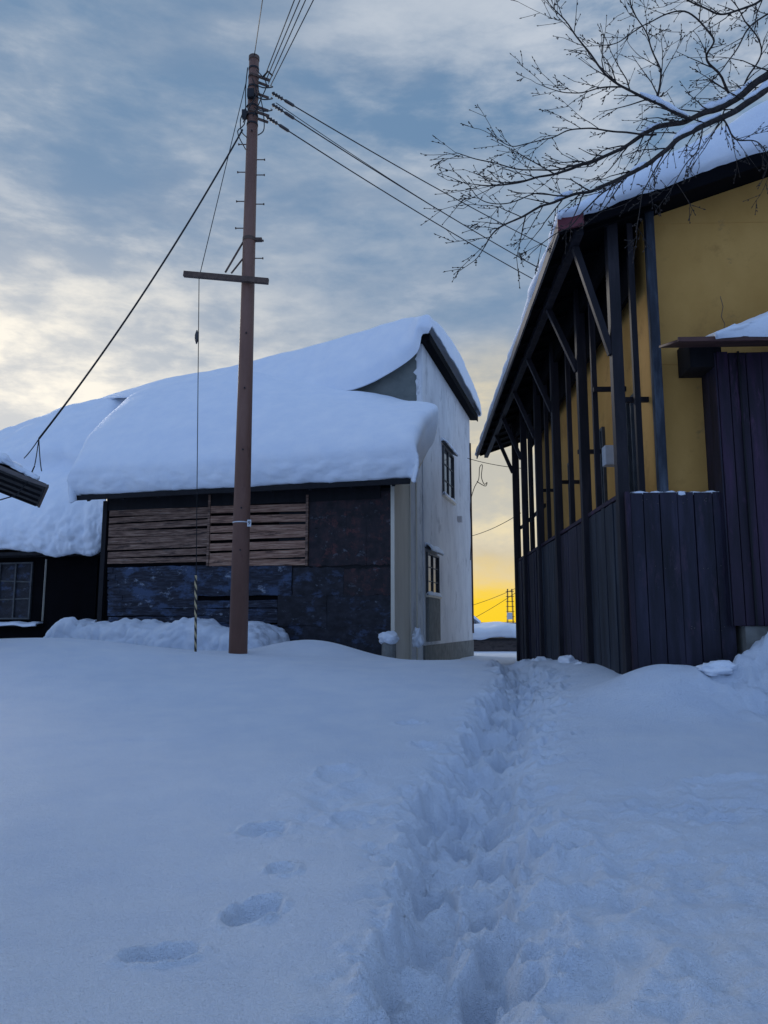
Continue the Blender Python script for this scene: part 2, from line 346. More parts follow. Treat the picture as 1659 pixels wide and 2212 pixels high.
for px, py, rx, ry, dep, an, z in [(990,1830,.09,.20,.17,.1,-.1),(1080,2080,.11,.14,.16,.1,-.15),(575,1795,.17,.11,.085,.5,.1),(545,1962,.10,.17,.10,-.6,.05),(610,1885,.08,.08,.04,-.5,.05),(350,2068,.15,.08,.07,.35,0),
        (735,1700,.15,.18,.035,.2,.15),(765,1760,.13,.10,.03,0,.15),(1450,1860,.22,.15,.055,.2,.1),(1480,1740,.32,.09,.04,0,.2),
        (1600,1700,.4,.10,.04,.1,.2),(1245,1606,.05,.05,.03,0,.3),(320,1610,.16,.03,.02,0,.3),(925,1620,.15,.12,.08,0,.3),(885,1590,.13,.10,.05,0,.3),(1210,1830,.18,.15,.06,0,.05),(1300,1960,.20,.15,.04,.3,0),(1560,1770,.22,.10,.045,.1,.15)]:
    p = gp(px, py, z); hole(p.x, p.y, rx, ry, dep, an, .012, .26)
def rough(x, y, sx, sy, a):
    global Z; Z = Z + a * np.exp(-((GX-x)/sx)**2 - ((GY-y)/sy)**2) * (nC - .35)
rough(2.4, 5.9, .9, .5, .07); rough(1.35, 4.7, .5, .8, .09); rough(5.0, 9.1, .9, .5, .45); rough(1.2, 3.5, .5, .4, .09); rough(-.3, 6.0, .4, .7, .06); rough(2.2, 4.7, .5, .4, .07)
nx = len(gx); ny = len(gy)
me = bpy.data.meshes.new('ground')
co_ = np.stack([GX, GY, Z], -1).reshape(-1, 3)
idx = np.arange(nx*ny).reshape(ny, nx)
fs = np.stack([idx[:-1,:-1], idx[:-1,1:], idx[1:,1:], idx[1:,:-1]], -1).reshape(-1, 4)
me.vertices.add(len(co_)); me.vertices.foreach_set('co', co_.ravel())
me.loops.add(fs.size); me.loops.foreach_set('vertex_index', fs.ravel().astype(np.int32))
me.polygons.add(len(fs)); me.polygons.foreach_set('loop_start', np.arange(0, fs.size, 4, dtype=np.int32)); me.polygons.foreach_set('loop_total', np.full(len(fs), 4, dtype=np.int32))
me.polygons.foreach_set('use_smooth', np.ones(len(fs), dtype=bool)); me.update(); me.validate()
me.materials.append(M['snow'])
g = bpy.data.objects.new('ground', me); C.objects.link(g); tag(g, 'deep snow ground with a trodden trail of footprints', 'snow ground', kind='structure')
def gz(x, y):
    j = int(np.argmin(np.abs(gy-y))); i = int(np.argmin(np.abs(gx-x))); return float(Z[j, i])

def lump(name, loc, size, seed, label, cat='snow', group=None, mt='roofsnow', amp=.25):
    bm = bmesh.new(); bmesh.ops.create_icosphere(bm, subdivisions=4, radius=1)
    for v in bm.verts:
        n = noise.fractal(v.co*1.3 + Vector((seed*3.1, 0, seed)), 1, 2, 3); v.co *= 1 + amp*n
        v.co = Vector((v.co.x*size[0], v.co.y*size[1], v.co.z*size[2]))
    me = bpy.data.meshes.new(name); bm.to_mesh(me); bm.free()
    for p in me.polygons: p.use_smooth = True
    me.materials.append(M[mt]); o = bpy.data.objects.new(name, me); C.objects.link(o); o.location = loc
    return tag(o, label, cat, group)

# ---------------------------------------------------------------- left shed
on = L.on
shed = thing('wooden_shed', 'dark patched wooden shed with thick snow roof behind the utility pole', 'shed', L)
ze = on(500, 1062, 'y', -.5).z
xl = on(228, 1200, 'y', 0).x
MB().box(xl, -.02, .02, 3.0, 0, ze+.15).build('wall', M['inner'], shed)
zb = .3
def ragged(name, px0, px1, py0, py1, m, out=.03, j=.02, parent=shed):
    a = on(px0, py1, 'y', 0); b_ = on(px1, py0, 'y', 0); z1 = on((px0+px1)/2, py0, 'y', 0).z; z0 = max(on((px0+px1)/2, py1, 'y', 0).z, zb)
    rnd = random.Random(px0*7+py0); tl = rnd.uniform(-.03, .03); pts = []
    n = 14
    for i in range(n+1): x = a.x+(b_.x-a.x)*i/n; pts.append((x, -out, z0 + rnd.uniform(-j, j) + tl*(i/n-.5)))
    for i in range(1, 6): pts.append((b_.x + rnd.uniform(-j, j)*.5, -out, z0+(z1-z0)*i/6))
    for i in range(n+1): x = b_.x+(a.x-b_.x)*i/n; pts.append((x, -out, z1 + rnd.uniform(-j, j)*.7 - tl*(i/n-.5)))
    for i in range(1, 6): pts.append((a.x + rnd.uniform(-j, j)*.5, -out, z1+(z0-z1)*i/6))
    return MB().prism(pts, (0, out+.014, 0)).build(name, M[m], parent, bevel=.003)
MB().box(on(600,1300,'y',0).x, 0, -.012, .018, zb, ze).build('backing_board', M['black'], shed)
ragged('rusty_sheet', 668, 750, 1064, 1142, 'rust', .035); ragged('rusty_sheet', 748, 848, 1062, 1144, 'rust', .028); ragged('rusty_sheet', 668, 792, 1140, 1222, 'rust', .042); ragged('rusty_sheet', 788, 848, 1140, 1220, 'rust', .033)
ragged('blue_sheet', 634, 744, 1226, 1287, 'blue', .05, .03); ragged('blue_sheet', 740, 846, 1228, 1286, 'rust', .040, .03)
ragged('blue_sheet', 600, 707, 1284, 1353, 'blue', .045, .03); ragged('blue_sheet', 704, 846, 1284, 1353, 'blue', .032, .03)
ragged('blue_sheet', 604, 846, 1350, 1440, 'blue', .024)
ragged('tar_board', 234, 430, 1224, 1302, 'tar', .03); ragged('tar_board', 424, 632, 1220, 1286, 'tar', .037)
for p0, p1, o_ in ((1298,1314,.034),(1315,1330,.042),(1331,1347,.03),(1348,1364,.04),(1365,1440,.03)): ragged('tar_board', 234, 600, p0, p1, 'tar', o_, .012)
for k in range(5): ragged('tar_board', 234, 246+k*5, 1226+k*15, 1238+k*15, 'tar', .045, .01)
random.seed(3)
mb = MB(); z = on(340, 1216, 'y', 0).z; ztop = on(340, 1100, 'y', 0).z; xa = on(236, 1160, 'y', 0).x; xb = on(450, 1160, 'y', 0).x
while z < ztop - .12:
    h = .12 + .06*random.random(); t = random.uniform(-.022, .022); y0 = -.025 - .03*random.random()
    mb.prism([(xa, y0, z+t), (xb, y0, z-t), (xb, y0, z-t+h), (xa, y0, z+t+h)], (0, .024, 0)); z += h + (.010 if random.random() < .5 else .038)
mb.build('plank_cladding', M['plank'], shed, bevel=.004)
mb = MB(); z = on(560, 1222, 'y', 0).z; ztop = on(560, 1092, 'y', 0).z; xa = on(456, 1160, 'y', 0).x; xb = on(662, 1160, 'y', 0).x; k = 0
while z < ztop - .12:
    h = .12 + .07*random.random(); t = random.uniform(-.025, .025); y0 = -.05 - .03*random.random()
    mb.prism([(xa, y0, z+t), (xb, y0, z-t), (xb, y0, z-t+h), (xa, y0, z+t+h)], (0, .03, 0)); z += h + (.02, .07, .12)[k % 3]*random.uniform(.5,1.1); k += 1
mb.build('plank_cladding', M['plankp'], shed, bevel=.004)
for px in (453, 665):
    x = on(px, 1160, 'y', 0).x; MB().box(x-.03, x+.03, -.085, .0, on(px, 1222, 'y', 0).z, on(px, 1070, 'y', 0).z).build('batten', M['plank'], shed)
x = on(228, 1200, 'y', 0).x; MB().box(x-.1, x+.03, -.08, .1, 0, ze).build('corner_post', M['black'], shed)
MB().box(xl, -.3, -.06, .0, on(500,1092,'y',0).z, ze+.08).build('wall_plate', M['black'], shed)
MB().box(-.0, .03, -.05, 1.45, .3, ze+.9).build('side_board', M['cream'], shed)
MB().box(-.04, .05, -.09, -.051, .3, ze+.1).build('corner_trim', M['cream'], shed)
MB().prism([(0.0,1.46,.3),(0.0,3.05,.3),(0.0,3.05,7.1),(0.0,1.46,ze+1.0)], (.02,0,0)).build('side_board', M['white'], shed)
for yy in (1.47, 2.2): MB().box(.021, .06, yy, yy+.05, .3, ze+1.0+.6*(yy-1.4)).build('batten', M['cream'], shed)
x0r = on(163, 1060, 'y', -.55).x; x1r = on(886, 1050, 'y', -.55).x
sl = .66; yR = 2.35
MB().prism([(x0r, -.6, ze), (x0r, yR, ze+(yR+.6)*sl), (x0r, yR, ze+(yR+.6)*sl+.1), (x0r, -.6, ze+.1)], (x1r-x0r, 0, 0)).build('roof', M['blackm'], shed)
MB().box(x0r-.02, x1r+.02, -.66, -.604, ze-.05, ze+.07).build('fascia', M['black'], shed)
MB().prism([(x1r+.001, -.6, ze-.08), (x1r+.001, yR, ze+(yR+.6)*sl-.08), (x1r+.001, yR, ze+(yR+.6)*sl+.08), (x1r+.001, -.6, ze+.08)], (.04, 0, 0)).build('bargeboard', M['cream'], shed)
for i in range(9):
    x = x0r + .4 + i*(x1r-x0r-.8)/8
    MB().beam((x, -.56, ze-.04), (x, .1, ze+.66*.66-.04), .07, .08).build('rafter', M['black'], shed)
topx = [(258,890),(312,842),(450,816),(540,804),(600,818),(680,834),(745,845),(820,856),(868,868),(896,880)]
top = [on(px, py, 'y', 3.0) for px, py in topx]
n = len(top); X0 = x0r + .08; X1 = x1r + .05
def rowat(y, z, xs0, xs1, sag=0):
    return [Vector((xs0 + (xs1-xs0)*i/(n-1), y, z + sag*math.sin(i/(n-1)*9))) for i in range(n)]
r0 = rowat(-.50, ze+.11, X0+.18, X1-.1); r1 = rowat(-.68, ze+.14, X0+.05, X1); r2 = rowat(-.80, ze+.52, X0+.0, X1+.06, .01); r3 = rowat(-.64, ze+1.00, X0+.04, X1-.02, .01)
r4 = []; r5 = []
for i in range(n):
    a = r3[i]; b_ = top[i]
    p = a.lerp(b_, .30); p.z += .30; r4.append(p); q = a.lerp(b_, .66); q.z += .28; r5.append(q)
r4[-1].x = X1 - .04; r5[-1].x = X1 - .02; r5[-2].x += .12
rows = [r0, r1, r2, r3, r4, r5, top, [p + Vector((-.05, .35, -.60)) for p in top]]
def zroof(y): return ze + .1 + (min(y, 2.4) + .6)*sl
for r in rows[2:]:
    e = r[-1]; yy = e.y; r.append(Vector((e.x + .14, yy, (e.z + zroof(yy))/2 + .10))); r.append(Vector((e.x + .06, yy, zroof(yy) - .02)))
    e = r[0]; r.insert(0, Vector((e.x - .10, yy, (e.z*.66 + zroof(yy)*.34)))); r.insert(0, Vector((e.x - .02, yy, zroof(yy) - .1)))
for r in rows[:2]:
    r.append(r[-1] + Vector((.02, 0, 0))); r.append(r[-1] + Vector((.01, 0, 0))); r.insert(0, r[0] - Vector((.02, 0, 0))); r.insert(0, r[0] - Vector((.01, 0, 0)))
loft('roof_snow', rows, 200, 130, M['roofsnow'], shed, .035, .8, .005, edge=.045)

# ---------------------------------------------------------------- white house
wh = thing('white_house', 'tall white plastered house with snow heaped roof beside the gap', 'house', L)
yb = on(1018, 1150, 'x', .05).y; wt = on(918, 752, 'x', .05).z
ylow = 3.06
MB().box(-.12, .05, ylow, yb, .95, wt).build('wall', M['white'], wh)
MB().box(-.14, .07, ylow-.01, yb+.02, 0, .95).build('foundation', M['conc'], wh)
gpnts = [on(px, py, 'y', ylow) for px, py in ((918,752),(880,772),(800,812),(745,835),(640,870))]
pts = [(-.121, ylow, 4), (-.121, ylow, gpnts[0].z)] + [(p.x, ylow, p.z) for p in gpnts[1:]] + [(gpnts[-1].x-.4, ylow, 4)]
MB().prism(pts, (0, .15, 0)).build('upper_wall', M['grey'], wh)
rnd = random.Random(8); pp = [(.02, ylow-.03, 6.5), (.02, ylow-.03, wt-.05)]
z = wt-.05
while z > 6.6: pp.append((-.05 - rnd.random()*.16, ylow-.03, z)); z -= .13
MB().prism(pp, (0, .029, 0)).build('peeling_plaster_corner', M['white'], wh)
MB().box(-9.5, -.13, yb-.12, yb, 0, 6).build('back_wall', M['grey'], wh)
OV = .30
MB().prism([(.052, ylow-.3, wt), (OV, ylow-.3, wt-.02), (OV, ylow-.3, wt+.16), (-.3, ylow-.3, wt+.22)], (0, yb-ylow+.6, 0)).build('roof', M['inner'], wh)
MB().box(OV+.002, OV+.04, ylow-.32, yb+.32, wt-.06, wt+.17).build('fascia', M['inner'], wh)
def ws(px, py): return on(px, py, 'x', .06)
def win(p0, p1, pt, pb):
    y0 = ws(p0, pt).y; y1 = ws(p1, pt).y; z1 = ws(p0, pt).z; z0 = ws(p0, pb).z
    f = MB(); t = .05
    f.box(.052, .12, y0, y0+t, z0, z1).box(.052, .12, y1-t, y1, z0, z1).box(.052, .12, y0+t, y1-t, z1-t, z1).box(.052, .12, y0+t, y1-t, z0, z0+t)
    ym = (y0+y1)/2; f.box(.052, .10, ym-.025, ym+.025, z0+t, z1-t)
    for k in (1, 2): zz = z0 + (z1-z0)*k/3; f.box(.052, .085, y0+t, ym-.025, zz-.012, zz+.012); f.box(.052, .085, ym+.025, y1-t, zz-.012, zz+.012)
    fo = f.build('window', M['frame'], wh); MB().box(.051, .062, y0+t, y1-t, z0+t, z1-t).build('pane', M['glass'], fo)
    MB().box(.0525, .16, y0-.06, y1+.06, z0-.06, z0-.003).build('sill', M['cream'], fo)
    MB().prism([(.052, y0-.08, z1+.10), (.22, y0-.08, z1+.02), (.22, y0-.08, z1+.05), (.052, y0-.08, z1+.13)], (0, y1-y0+.16, 0)).build('hood', M['frame'], fo)
    Y = lambda i: y0-.08+(y1-y0+.16)*i/4
    loft('hood_snow', [[Vector((.05, Y(i), z1+.14)) for i in range(5)], [Vector((.09, Y(i), z1+.21+.02*(i%2))) for i in range(5)],
          [Vector((.20, Y(i), z1+.13)) for i in range(5)], [Vector((.24, Y(i), z1+.05)) for i in range(5)]], 20, 14, M['roofsnow'], fo, .03, 4)
    loft('sill_snow', [[Vector((.06, y0+(y1-y0)*i/4, z0)) for i in range(5)], [Vector((.11, y0+(y1-y0)*i/4, z0+.08)) for i in range(5)], [Vector((.16, y0+(y1-y0)*i/4, z0)) for i in range(5)]], 16, 10, M['roofsnow'], fo, .02, 4)
    return y0, y1, z0, z1
win(955, 977, 962, 1068); y0, y1, z0, z1 = win(920, 945, 1192, 1285)
MB().box(.06, .13, y0, y1, ws(925, 1386).z, z0-.07).build('board_panel', M['conc'], wh)
p = ws(990, 1122); MB().box(.052, .2, p.y-.12, p.y+.12, p.z-.1, p.z+.1).build('vent_box', M['tagw'], wh, bevel=.01)
MB().tube([(.08, yb-.1, 1.2), (.08, yb-.1, 8.4)], .03, 8).build('drain_pipe', M['steel'], wh)
T = [on(px, py, 'y', yy) for px, py, yy in ((850,698,3.7),(700,741,4.6),(555,779,5.4),(450,803,5.8),(330,827,6.1),(190,872,6.4))]
B = [on(px, py, 'y', 2.75) for px, py in ((895,768),(820,818),(745,846),(660,850),(560,850),(430,860))]
e_ = OV - .5
rows = [
 [Vector((.50+e_,2.72,wt+.17)), Vector((.40+e_,2.70,wt+.16)), Vector((.10,2.68,wt+.08))] + B,
 [Vector((.58+e_,2.66,wt+.28)), Vector((.45+e_,2.55,wt+.30)), Vector((.05,2.48,wt+.28))] + [p.lerp(q, .22) + Vector((0,-.34,0)) for p, q in zip(B, T)],
 [Vector((.60+e_,2.78,wt+.36)), Vector((.50+e_,2.70,wt+.62)), Vector((.05,2.78,10.06))] + [p.lerp(q, .66) + Vector((0,-.2,.10)) for p, q in zip(B, T)],
 [Vector((.64+e_,3.3,wt+.35)), Vector((.54+e_,3.2,10.14)), Vector((.05,3.3,10.24))] + T,
 [Vector((.68+e_,5.0,wt+.30)), Vector((.62+e_,5.1,10.35)), Vector((.05,5.2,10.5))] + [p + Vector((-.3, 1.2, -.15)) for p in T],
 [Vector((.70+e_,7.6,wt+.28)), Vector((.64+e_,7.7,10.40)), Vector((.05,7.8,10.55))] + [p + Vector((-.5, 2.6, -.6)) for p in T],
 [Vector((.68+e_,yb+.1,wt+.22)), Vector((.60+e_,yb+.1,10.1)), Vector((.05,yb+.1,10.25))] + [p + Vector((-.6, 3.8, -1.4)) for p in T],
 [Vector((.5+e_,yb+.35,wt+.15)), Vector((.45+e_,yb+.4,wt+.25)), Vector((.05,yb+.4,wt+.2))] + [p + Vector((-.6, 4.2, -2.6)) for p in T]]
loft('roof_snow', rows, 140, 130, M['roofsnow'], wh, .035, .9, .008)

# ---------------------------------------------------------------- left wing
wing = thing('low_snowbound_house', 'low black walled building under deep drooping snow at left edge', 'house', L)
yw = 2.9
xw0 = on(-160, 1250, 'y', yw).x
ztw = on(100, 1200, 'y', yw).z
MB().box(xw0, xl+.45, yw, 8.5, 0, ztw+.3).build('wall', M['inner'], wing)
MB().box(on(-160,1200,'y',2.2).x, on(222,1200,'y',2.2).x, 2.15, yw, on(100,1198,'y',2.2).z, on(100,1198,'y',2.2).z+.1).build('eaves', M['black'], wing)
def wf(px0, px1, py0, py1, y=yw): a = on(px0, py1, 'y', y); b_ = on(px1, py0, 'y', y); return a.x, b_.x, a.z, b_.z
x0, x1, z0, z1 = wf(-40, 74, 1214, 1338)
f = MB(); t = .05
f.box(x0, x1, yw-.06, yw-.003, z1-t, z1).box(x0, x1, yw-.06, yw-.003, z0, z0+t)
for k in range(4): xx = x0+(x1-x0-t)*k/3; f.box(xx, xx+t, yw-.07, yw-.004, z0+t, z1-t)
for k, (o1, o2) in enumerate(((0,.05),(.04,-.03))): zz = z0+(z1-z0)*(k+1)/3; f.prism([(x0+t, yw-.05, zz+o1-.02), (x1-t, yw-.05, zz+o2-.02), (x1-t, yw-.05, zz+o2+.02), (x0+t, yw-.05, zz+o1+.02)], (0,.045,0))
fo = f.build('window', M['frame'], wing); MB().box(x0+t, x1-t, yw-.02, yw-.004, z0+t, z1-t).build('pane', M['blue'], fo)
x0, x1, z0, z1 = wf(92, 101, 1208, 1342, 2.4); MB().box(x0, x1, 2.35, 2.42, z0, z1).build('post', M['cream'], wing)
x0, x1, z0, z1 = wf(104, 214, 1206, 1360); MB().box(x0, x1, yw-.05, yw-.004, z0, z1).build('dark_board', M['inner'], wing)
for (a, b_, c_) in ((-60, 84, 1345), (138, 212, 1340)):
    x0 = on(a, c_, 'y', yw-.2).x; x1 = on(b_, c_, 'y', yw-.2).x; z = on(b_, c_, 'y', yw-.2).z
    MB().box(x0, x1, yw-.3, yw-.004, z-.12, z-.04).build('ledge', M['black'], wing)
    loft('ledge_snow', [[Vector((x0+(x1-x0)*i/6, yy, z+dz+.03*math.sin(i*2.1))) for i in range(7)] for yy, dz in ((yw-.33, -.1), (yw-.3, -.03), (yw-.15, .01), (yw-.01, .0))], 40, 14, M['roofsnow'], wing, .03, 3)
def prow(y, pts): return [on(px, py, 'y', y) for px, py in pts]
bk_ = [p + Vector((0,2.5,-.9)) for p in prow(6.2, ((-130,995),(-60,966),(30,928),(110,900),(180,876),(260,862),(345,850)))]
rows = [prow(2.35, ((-130,1190),(-60,1192),(30,1190),(110,1196),(160,1192),(195,1198),(222,1186))),
        prow(2.0, ((-130,1185),(-60,1186),(30,1184),(110,1192),(160,1188),(198,1190),(226,1176))),
        prow(1.9, ((-130,1140),(-60,1142),(30,1140),(110,1135),(160,1130),(205,1120),(228,1105))),
        prow(2.5, ((-130,1080),(-60,1082),(30,1072),(110,1062),(160,1055),(200,1050),(232,1045))),
        prow(3.4, ((-130,1040),(-60,1040),(30,1022),(110,1010),(160,1015),(200,1030),(232,1035))),
        prow(3.5, ((-130,1010),(-60,1000),(30,975),(110,960),(160,966),(205,985),(240,990))),
        prow(5.0, ((-130,985),(-60,965),(30,935),(110,908),(180,888),(240,880),(300,890))),
        prow(6.2, ((-130,995),(-60,966),(30,928),(110,900),(180,876),(260,862),(345,850))), bk_]
loft('roof_snow', rows, 130, 140, M['roofsnow'], wing, .10, .8, .008, edge=.10)

bk = thing('snow_bank', 'long flat topped bank of shovelled snow against the shed wall', 'snow bank', L)
xa = on(105, 1380, 'y', -1.6).x; xb = on(606, 1380, 'y', -1.4).x
def br(y, z, s): return [Vector((xa+(xb-xa)*i/10 + (s if i == 0 else -s if i == 10 else 0), y, z - (.28 if i in (0, 10) else 0) + .07*math.sin(i*2.3) - (.12 if i > 7 else 0))) for i in range(11)]
zk = on(300, 1352, 'y', -1.5).z
loft('bank', [br(-2.0, .6, 0), br(-2.0, zk-.35, 0), br(-1.9, zk-.06, .1), br(-1.4, zk+.02, .15), br(-.8, zk, .1), br(-.3, zk-.1, 0), br(-.1, .8, 0)], 140, 60, M['snow'], bk, .12, 1.6, .12)
p = on(840, 1400, 'y', -.5); q = L.world(p)
ps = thing('stone_post', 'short grey stone post with round snow cap at shed corner', 'post', loc=(q.x, q.y, 0))
zt_ = on(840, 1388, 'y', -.5).z
MB().tube([(0,0,.3),(0,0,zt_-.02),(0,0,zt_)], [.17,.16,.15], 12).build('post', M['conc'], ps)
o = lump('snow_cap', (0,0,zt_+.1), (.23,.23,.15), 3, None, None); o.parent = ps; o['label'] = 'round white snow cap'
q = L.world(on(903, 1378, 'y', .9)); lump('snow_clump', q, (.13,.2,.22), 5, 'white snow lump clinging beside the shed side wall', 'snow', amp=.6)

# ---------------------------------------------------------------- near left roof corner
TX = W.on(100, 1050, 'y', 13.0)
nl = Frame(TX.x, 13.0, -27)
nh = thing('small_left_house', 'corner of a snow topped eave entering at left edge', 'house', nl)
zc = W.on(60, 1050, 'y', 13.0).z; tip = 0.0
MB().prism([(-4, 0, zc+1.45), (tip, 0, zc), (tip, 0, zc+.04), (-4, 0, zc+1.50)], (0, 2.6, 0)).build('roof', M['black'], nh)
MB().prism([(-4, -.05, zc+1.40), (tip-.3, -.05, zc+.06), (tip+.02, -.05, zc-.03), (tip+.02, -.05, zc+.015), (-4, -.05, zc+1.47)], (0, .045, 0)).build('bargeboard', M['fascia'], nh)
MB().box(tip+.002, tip+.04, .0, 2.6, zc-.02, zc+.03).build('gutter', M['steel'], nh)
for i in range(4): MB().beam((tip-1.5, .25+i*.6, zc+.46), (tip-.05, .25+i*.6, zc-.05), .05, .05).build('rafter', M['black'], nh)
MB().box(-6, tip-1.9, .3, 2.4, 0, zc+.6).build('wall', M['black'], nh)
def nr(y, dz, s): return [Vector((tip - s - i*.55, y, zc + .04 + dz*(1 if i else .4) + (i*.55+s)*.365 + .04*math.sin(i*3))) for i in range(7)]
loft('roof_snow', [nr(-.02, .0, .16), nr(-.06, .09, .12), nr(.1, .19, .18), nr(1.2, .24, .2), nr(2.5, .2, .18), nr(2.62, .0, .18)], 80, 50, M['roofsnow'], nh, .10, 3.5, .08)

# ---------------------------------------------------------------- right house
hs = thing('ochre_house', 'ochre walled house with dark braced posts and snow roof at right', 'house', H)
on = H.on
zw = on(1370, 1065, 'y', 0).z
ex = -.80; yf = -.28; zev = on(1215, 490, 'y', yf).z; SL = .34; ybk = on(1012, 965, 'x', ex-.2).y
ybk = max(10.5, min(ybk, 14))
xrg = 4.7
def zr(x): return zev + (min(x, 2*xrg-x) - ex)*SL
xi = .50; yi = .35; ye = 10.3
MB().prism([(xi, yi, 1), (2*xrg-xi, yi, 1), (2*xrg-xi, yi, zr(xi)-.02), (xrg, yi, zr(xrg)-.02), (xi, yi, zr(xi)-.02)], (0, .15, 0)).build('front_wall', M['yellow'], hs)
MB().box(xi, xi+.15, yi+.151, ye, 1, zr(xi)-.03).build('side_wall', M['yellow'], hs)
MB().prism([(xi, ye, 0), (2*xrg-xi, ye, 0), (2*xrg-xi, ye, zr(xi)-.02), (xrg, ye, zr(xrg)-.02), (xi, ye, zr(xi)-.02)], (0, .15, 0)).build('back_wall', M['yellow'], hs)
MB().box(2*xrg-xi-.15, 2*xrg-xi, yi+.151, ye, 0, zr(xi)-.03).build('side_wall', M['yellow'], hs)
for py in (787, 484):
    j = on(1440, py, 'y', yi); MB().box(xi+.02, 2.9, yi-.005, yi-.001, j.z-.004, j.z+.002).build('wall_joint', M['yellow'], hs)
mb = MB(); q = [on(px, py, 'y', yi-.003) for px, py in ((1556,640),(1562,662),(1558,684),(1566,700),(1563,712))]; mb.tube(q, .004, 4); mb.build('wall_crack', M['fascia'], hs)
MB().prism([(ex, yf, zev), (xrg, yf, zr(xrg)), (xrg, yf, zr(xrg)+.07), (ex, yf, zev+.07)], (0, ybk-yf, 0)).build('roof', M['inner'], hs)  # underside coloured near-black, so eave shade is in the colour
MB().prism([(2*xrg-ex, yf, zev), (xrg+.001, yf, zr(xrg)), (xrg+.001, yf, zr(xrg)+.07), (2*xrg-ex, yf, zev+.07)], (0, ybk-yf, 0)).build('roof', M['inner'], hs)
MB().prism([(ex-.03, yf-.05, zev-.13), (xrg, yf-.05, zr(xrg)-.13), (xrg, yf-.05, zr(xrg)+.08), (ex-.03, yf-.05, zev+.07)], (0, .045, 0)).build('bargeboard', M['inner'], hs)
MB().box(ex-.035, ex-.003, yf-.002, ybk+.04, zev-.09, zev+.08).build('fascia', M['fascia'], hs)
MB().prism([(ex-.05, yf-.09, zev-.10), (ex+.30, yf-.09, zev-.02), (ex+.30, yf-.09, zev+.20), (ex-.05, yf-.09, zev+.08)], (0,.038,0)).build('fascia_end', M['red'], hs)
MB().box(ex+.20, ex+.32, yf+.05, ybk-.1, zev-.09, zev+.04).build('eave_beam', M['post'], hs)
for i in range(18):
    yy = yf+.25 + i*(ybk-yf-.5)/17
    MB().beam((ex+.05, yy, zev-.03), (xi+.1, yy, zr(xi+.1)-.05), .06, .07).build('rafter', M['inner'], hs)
my = [on(px, 1100, 'x', 0).y for px in (1349, 1269, 1208, 1168, 1136, 1116)]
yend = my[-1]
for i, yy in enumerate(my):
    MB().box(-.09, .06, yy-.08, yy+.08, .3, zr(0)-.01).build('post', M['post'], hs, bevel=.006)
    zz = on(1335, 742, 'x', -.1).z if i == 0 else zev - 1.15
    MB().beam((-.08, yy, zz), (ex+.26, yy, zev-.02), .10, .09).build('strut', M['post'], hs, bevel=.005)
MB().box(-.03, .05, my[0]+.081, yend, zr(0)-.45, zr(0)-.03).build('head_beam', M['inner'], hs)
MB().box(.30, .36, .42, ye, zr(.3)-1.0, zr(.3)-.04).build('soffit_board', M['inner'], hs)  # near-black board, painted-in shade below the eave
sec = [(.30, .35, 'post'), (.30, 1.3, 'post'), (.05, 1.75, 'post'), (.05, 3.75, 'post'), (.05, 6.2, 'post'), (.05, 8.5, 'black'), (.3, 10.4,'post'), (.05, 11.0, 'post')]
for x, yy, m in sec:
    if yy < yend: MB().box(x-.04, x+.04, yy-.04, yy+.04, zw-.6, zr(x)-.02).build('mullion_post', M[m], hs)
p = on(1418, 800, 'y', .16)
MB().box(p.x-.06, p.x+.06, .10, .22, zw-.1, zr(p.x)-.03).build('corner_post', M['post_lit'], hs, bevel=.006)
for yy, zz in ((.5, 4.6), (2.9, 4.4), (5.2, 4.3), (1.6, 5.1), (7.3, 4.5)):
    MB().box(.0, xi-.003, yy-.03, yy+.03, zz, zz+.07).build('tie_rail', M['post'], hs)
for yy, y2, zz in ((my[3], my[5], 4.1),): MB().box(.08, .12, yy, y2, zz, zz+.08).build('girt', M['black'], hs)
def boards(x_or_y, a, b_, z0, z1, m, side, wd=.21, name='wainscot'):
    mb = MB(); t = a
    while t < b_ - .02:
        e = min(t + wd*random.uniform(.7, 1.3), b_); o = .025*random.random(); tt = z1 + random.uniform(-.010, .006)
        if side: mb.box(x_or_y-.02-o, x_or_y+.02, t+.005, e-.005, z0, tt)
        else: mb.box(t+.005, e-.005, x_or_y-.02-o, x_or_y+.02, z0, tt)
        t = e
    return mb.build(name, M[m], hs, bevel=.004)
segs = [0.02] + my
ms = ['navy', 'teal', 'navy', 'teal', 'navy', 'navy']
for i in range(6): boards(.02, segs[i]+(.085 if i else .02), segs[i+1]-.085, .3, zw-.02-(.0 if i < 2 else .01), ms[i], True)
MB().box(.045, .06, .05, yend, .3, zw-.05).build('backing_board', M['inner'], hs)
xf = on(1579, 1200, 'y', 0).x
boards(0, 0.03, xf, .3, zw, 'navy', False, .24)
MB().box(-.03, .028, -.055, .018, .3, zw+.01).build('corner_trim', M['purple'], hs)
mb = MB(); rnd = random.Random(6)
for k in range(26):
    sx = rnd.uniform(.08, xf-.05); sz = rnd.choice((zw-.12, zw-1.0, zw-1.75)) + rnd.uniform(-.04,.04); mb.tube([(sx, -.048, sz), (sx, -.036, sz)], .005, 6)
mb.build('nail_heads', M['fascia'], hs)['kind'] = 'stuff'
MB().box(0.06, xf, .03, yi-.002, zw-.06, zw-.015).build('ledge', M['navy'], hs)
MB().box(-.02, .05, my[0]+.085, yend, zw-.008, zw+.05).build('sill_rail', M['purple'], hs)
loft('ledge_snow', [[Vector((.10+(xf-.12)*i/12, yy, zw+dz+.014*math.sin(i*2.7)*(1 if dz else 0)-.012)) for i in range(13)] for yy, dz in ((.0,0),(.01,.004),(.12,.012),(.28,.02),(.34,.0))], 60, 14, M['roofsnow'], hs, .02, 7)
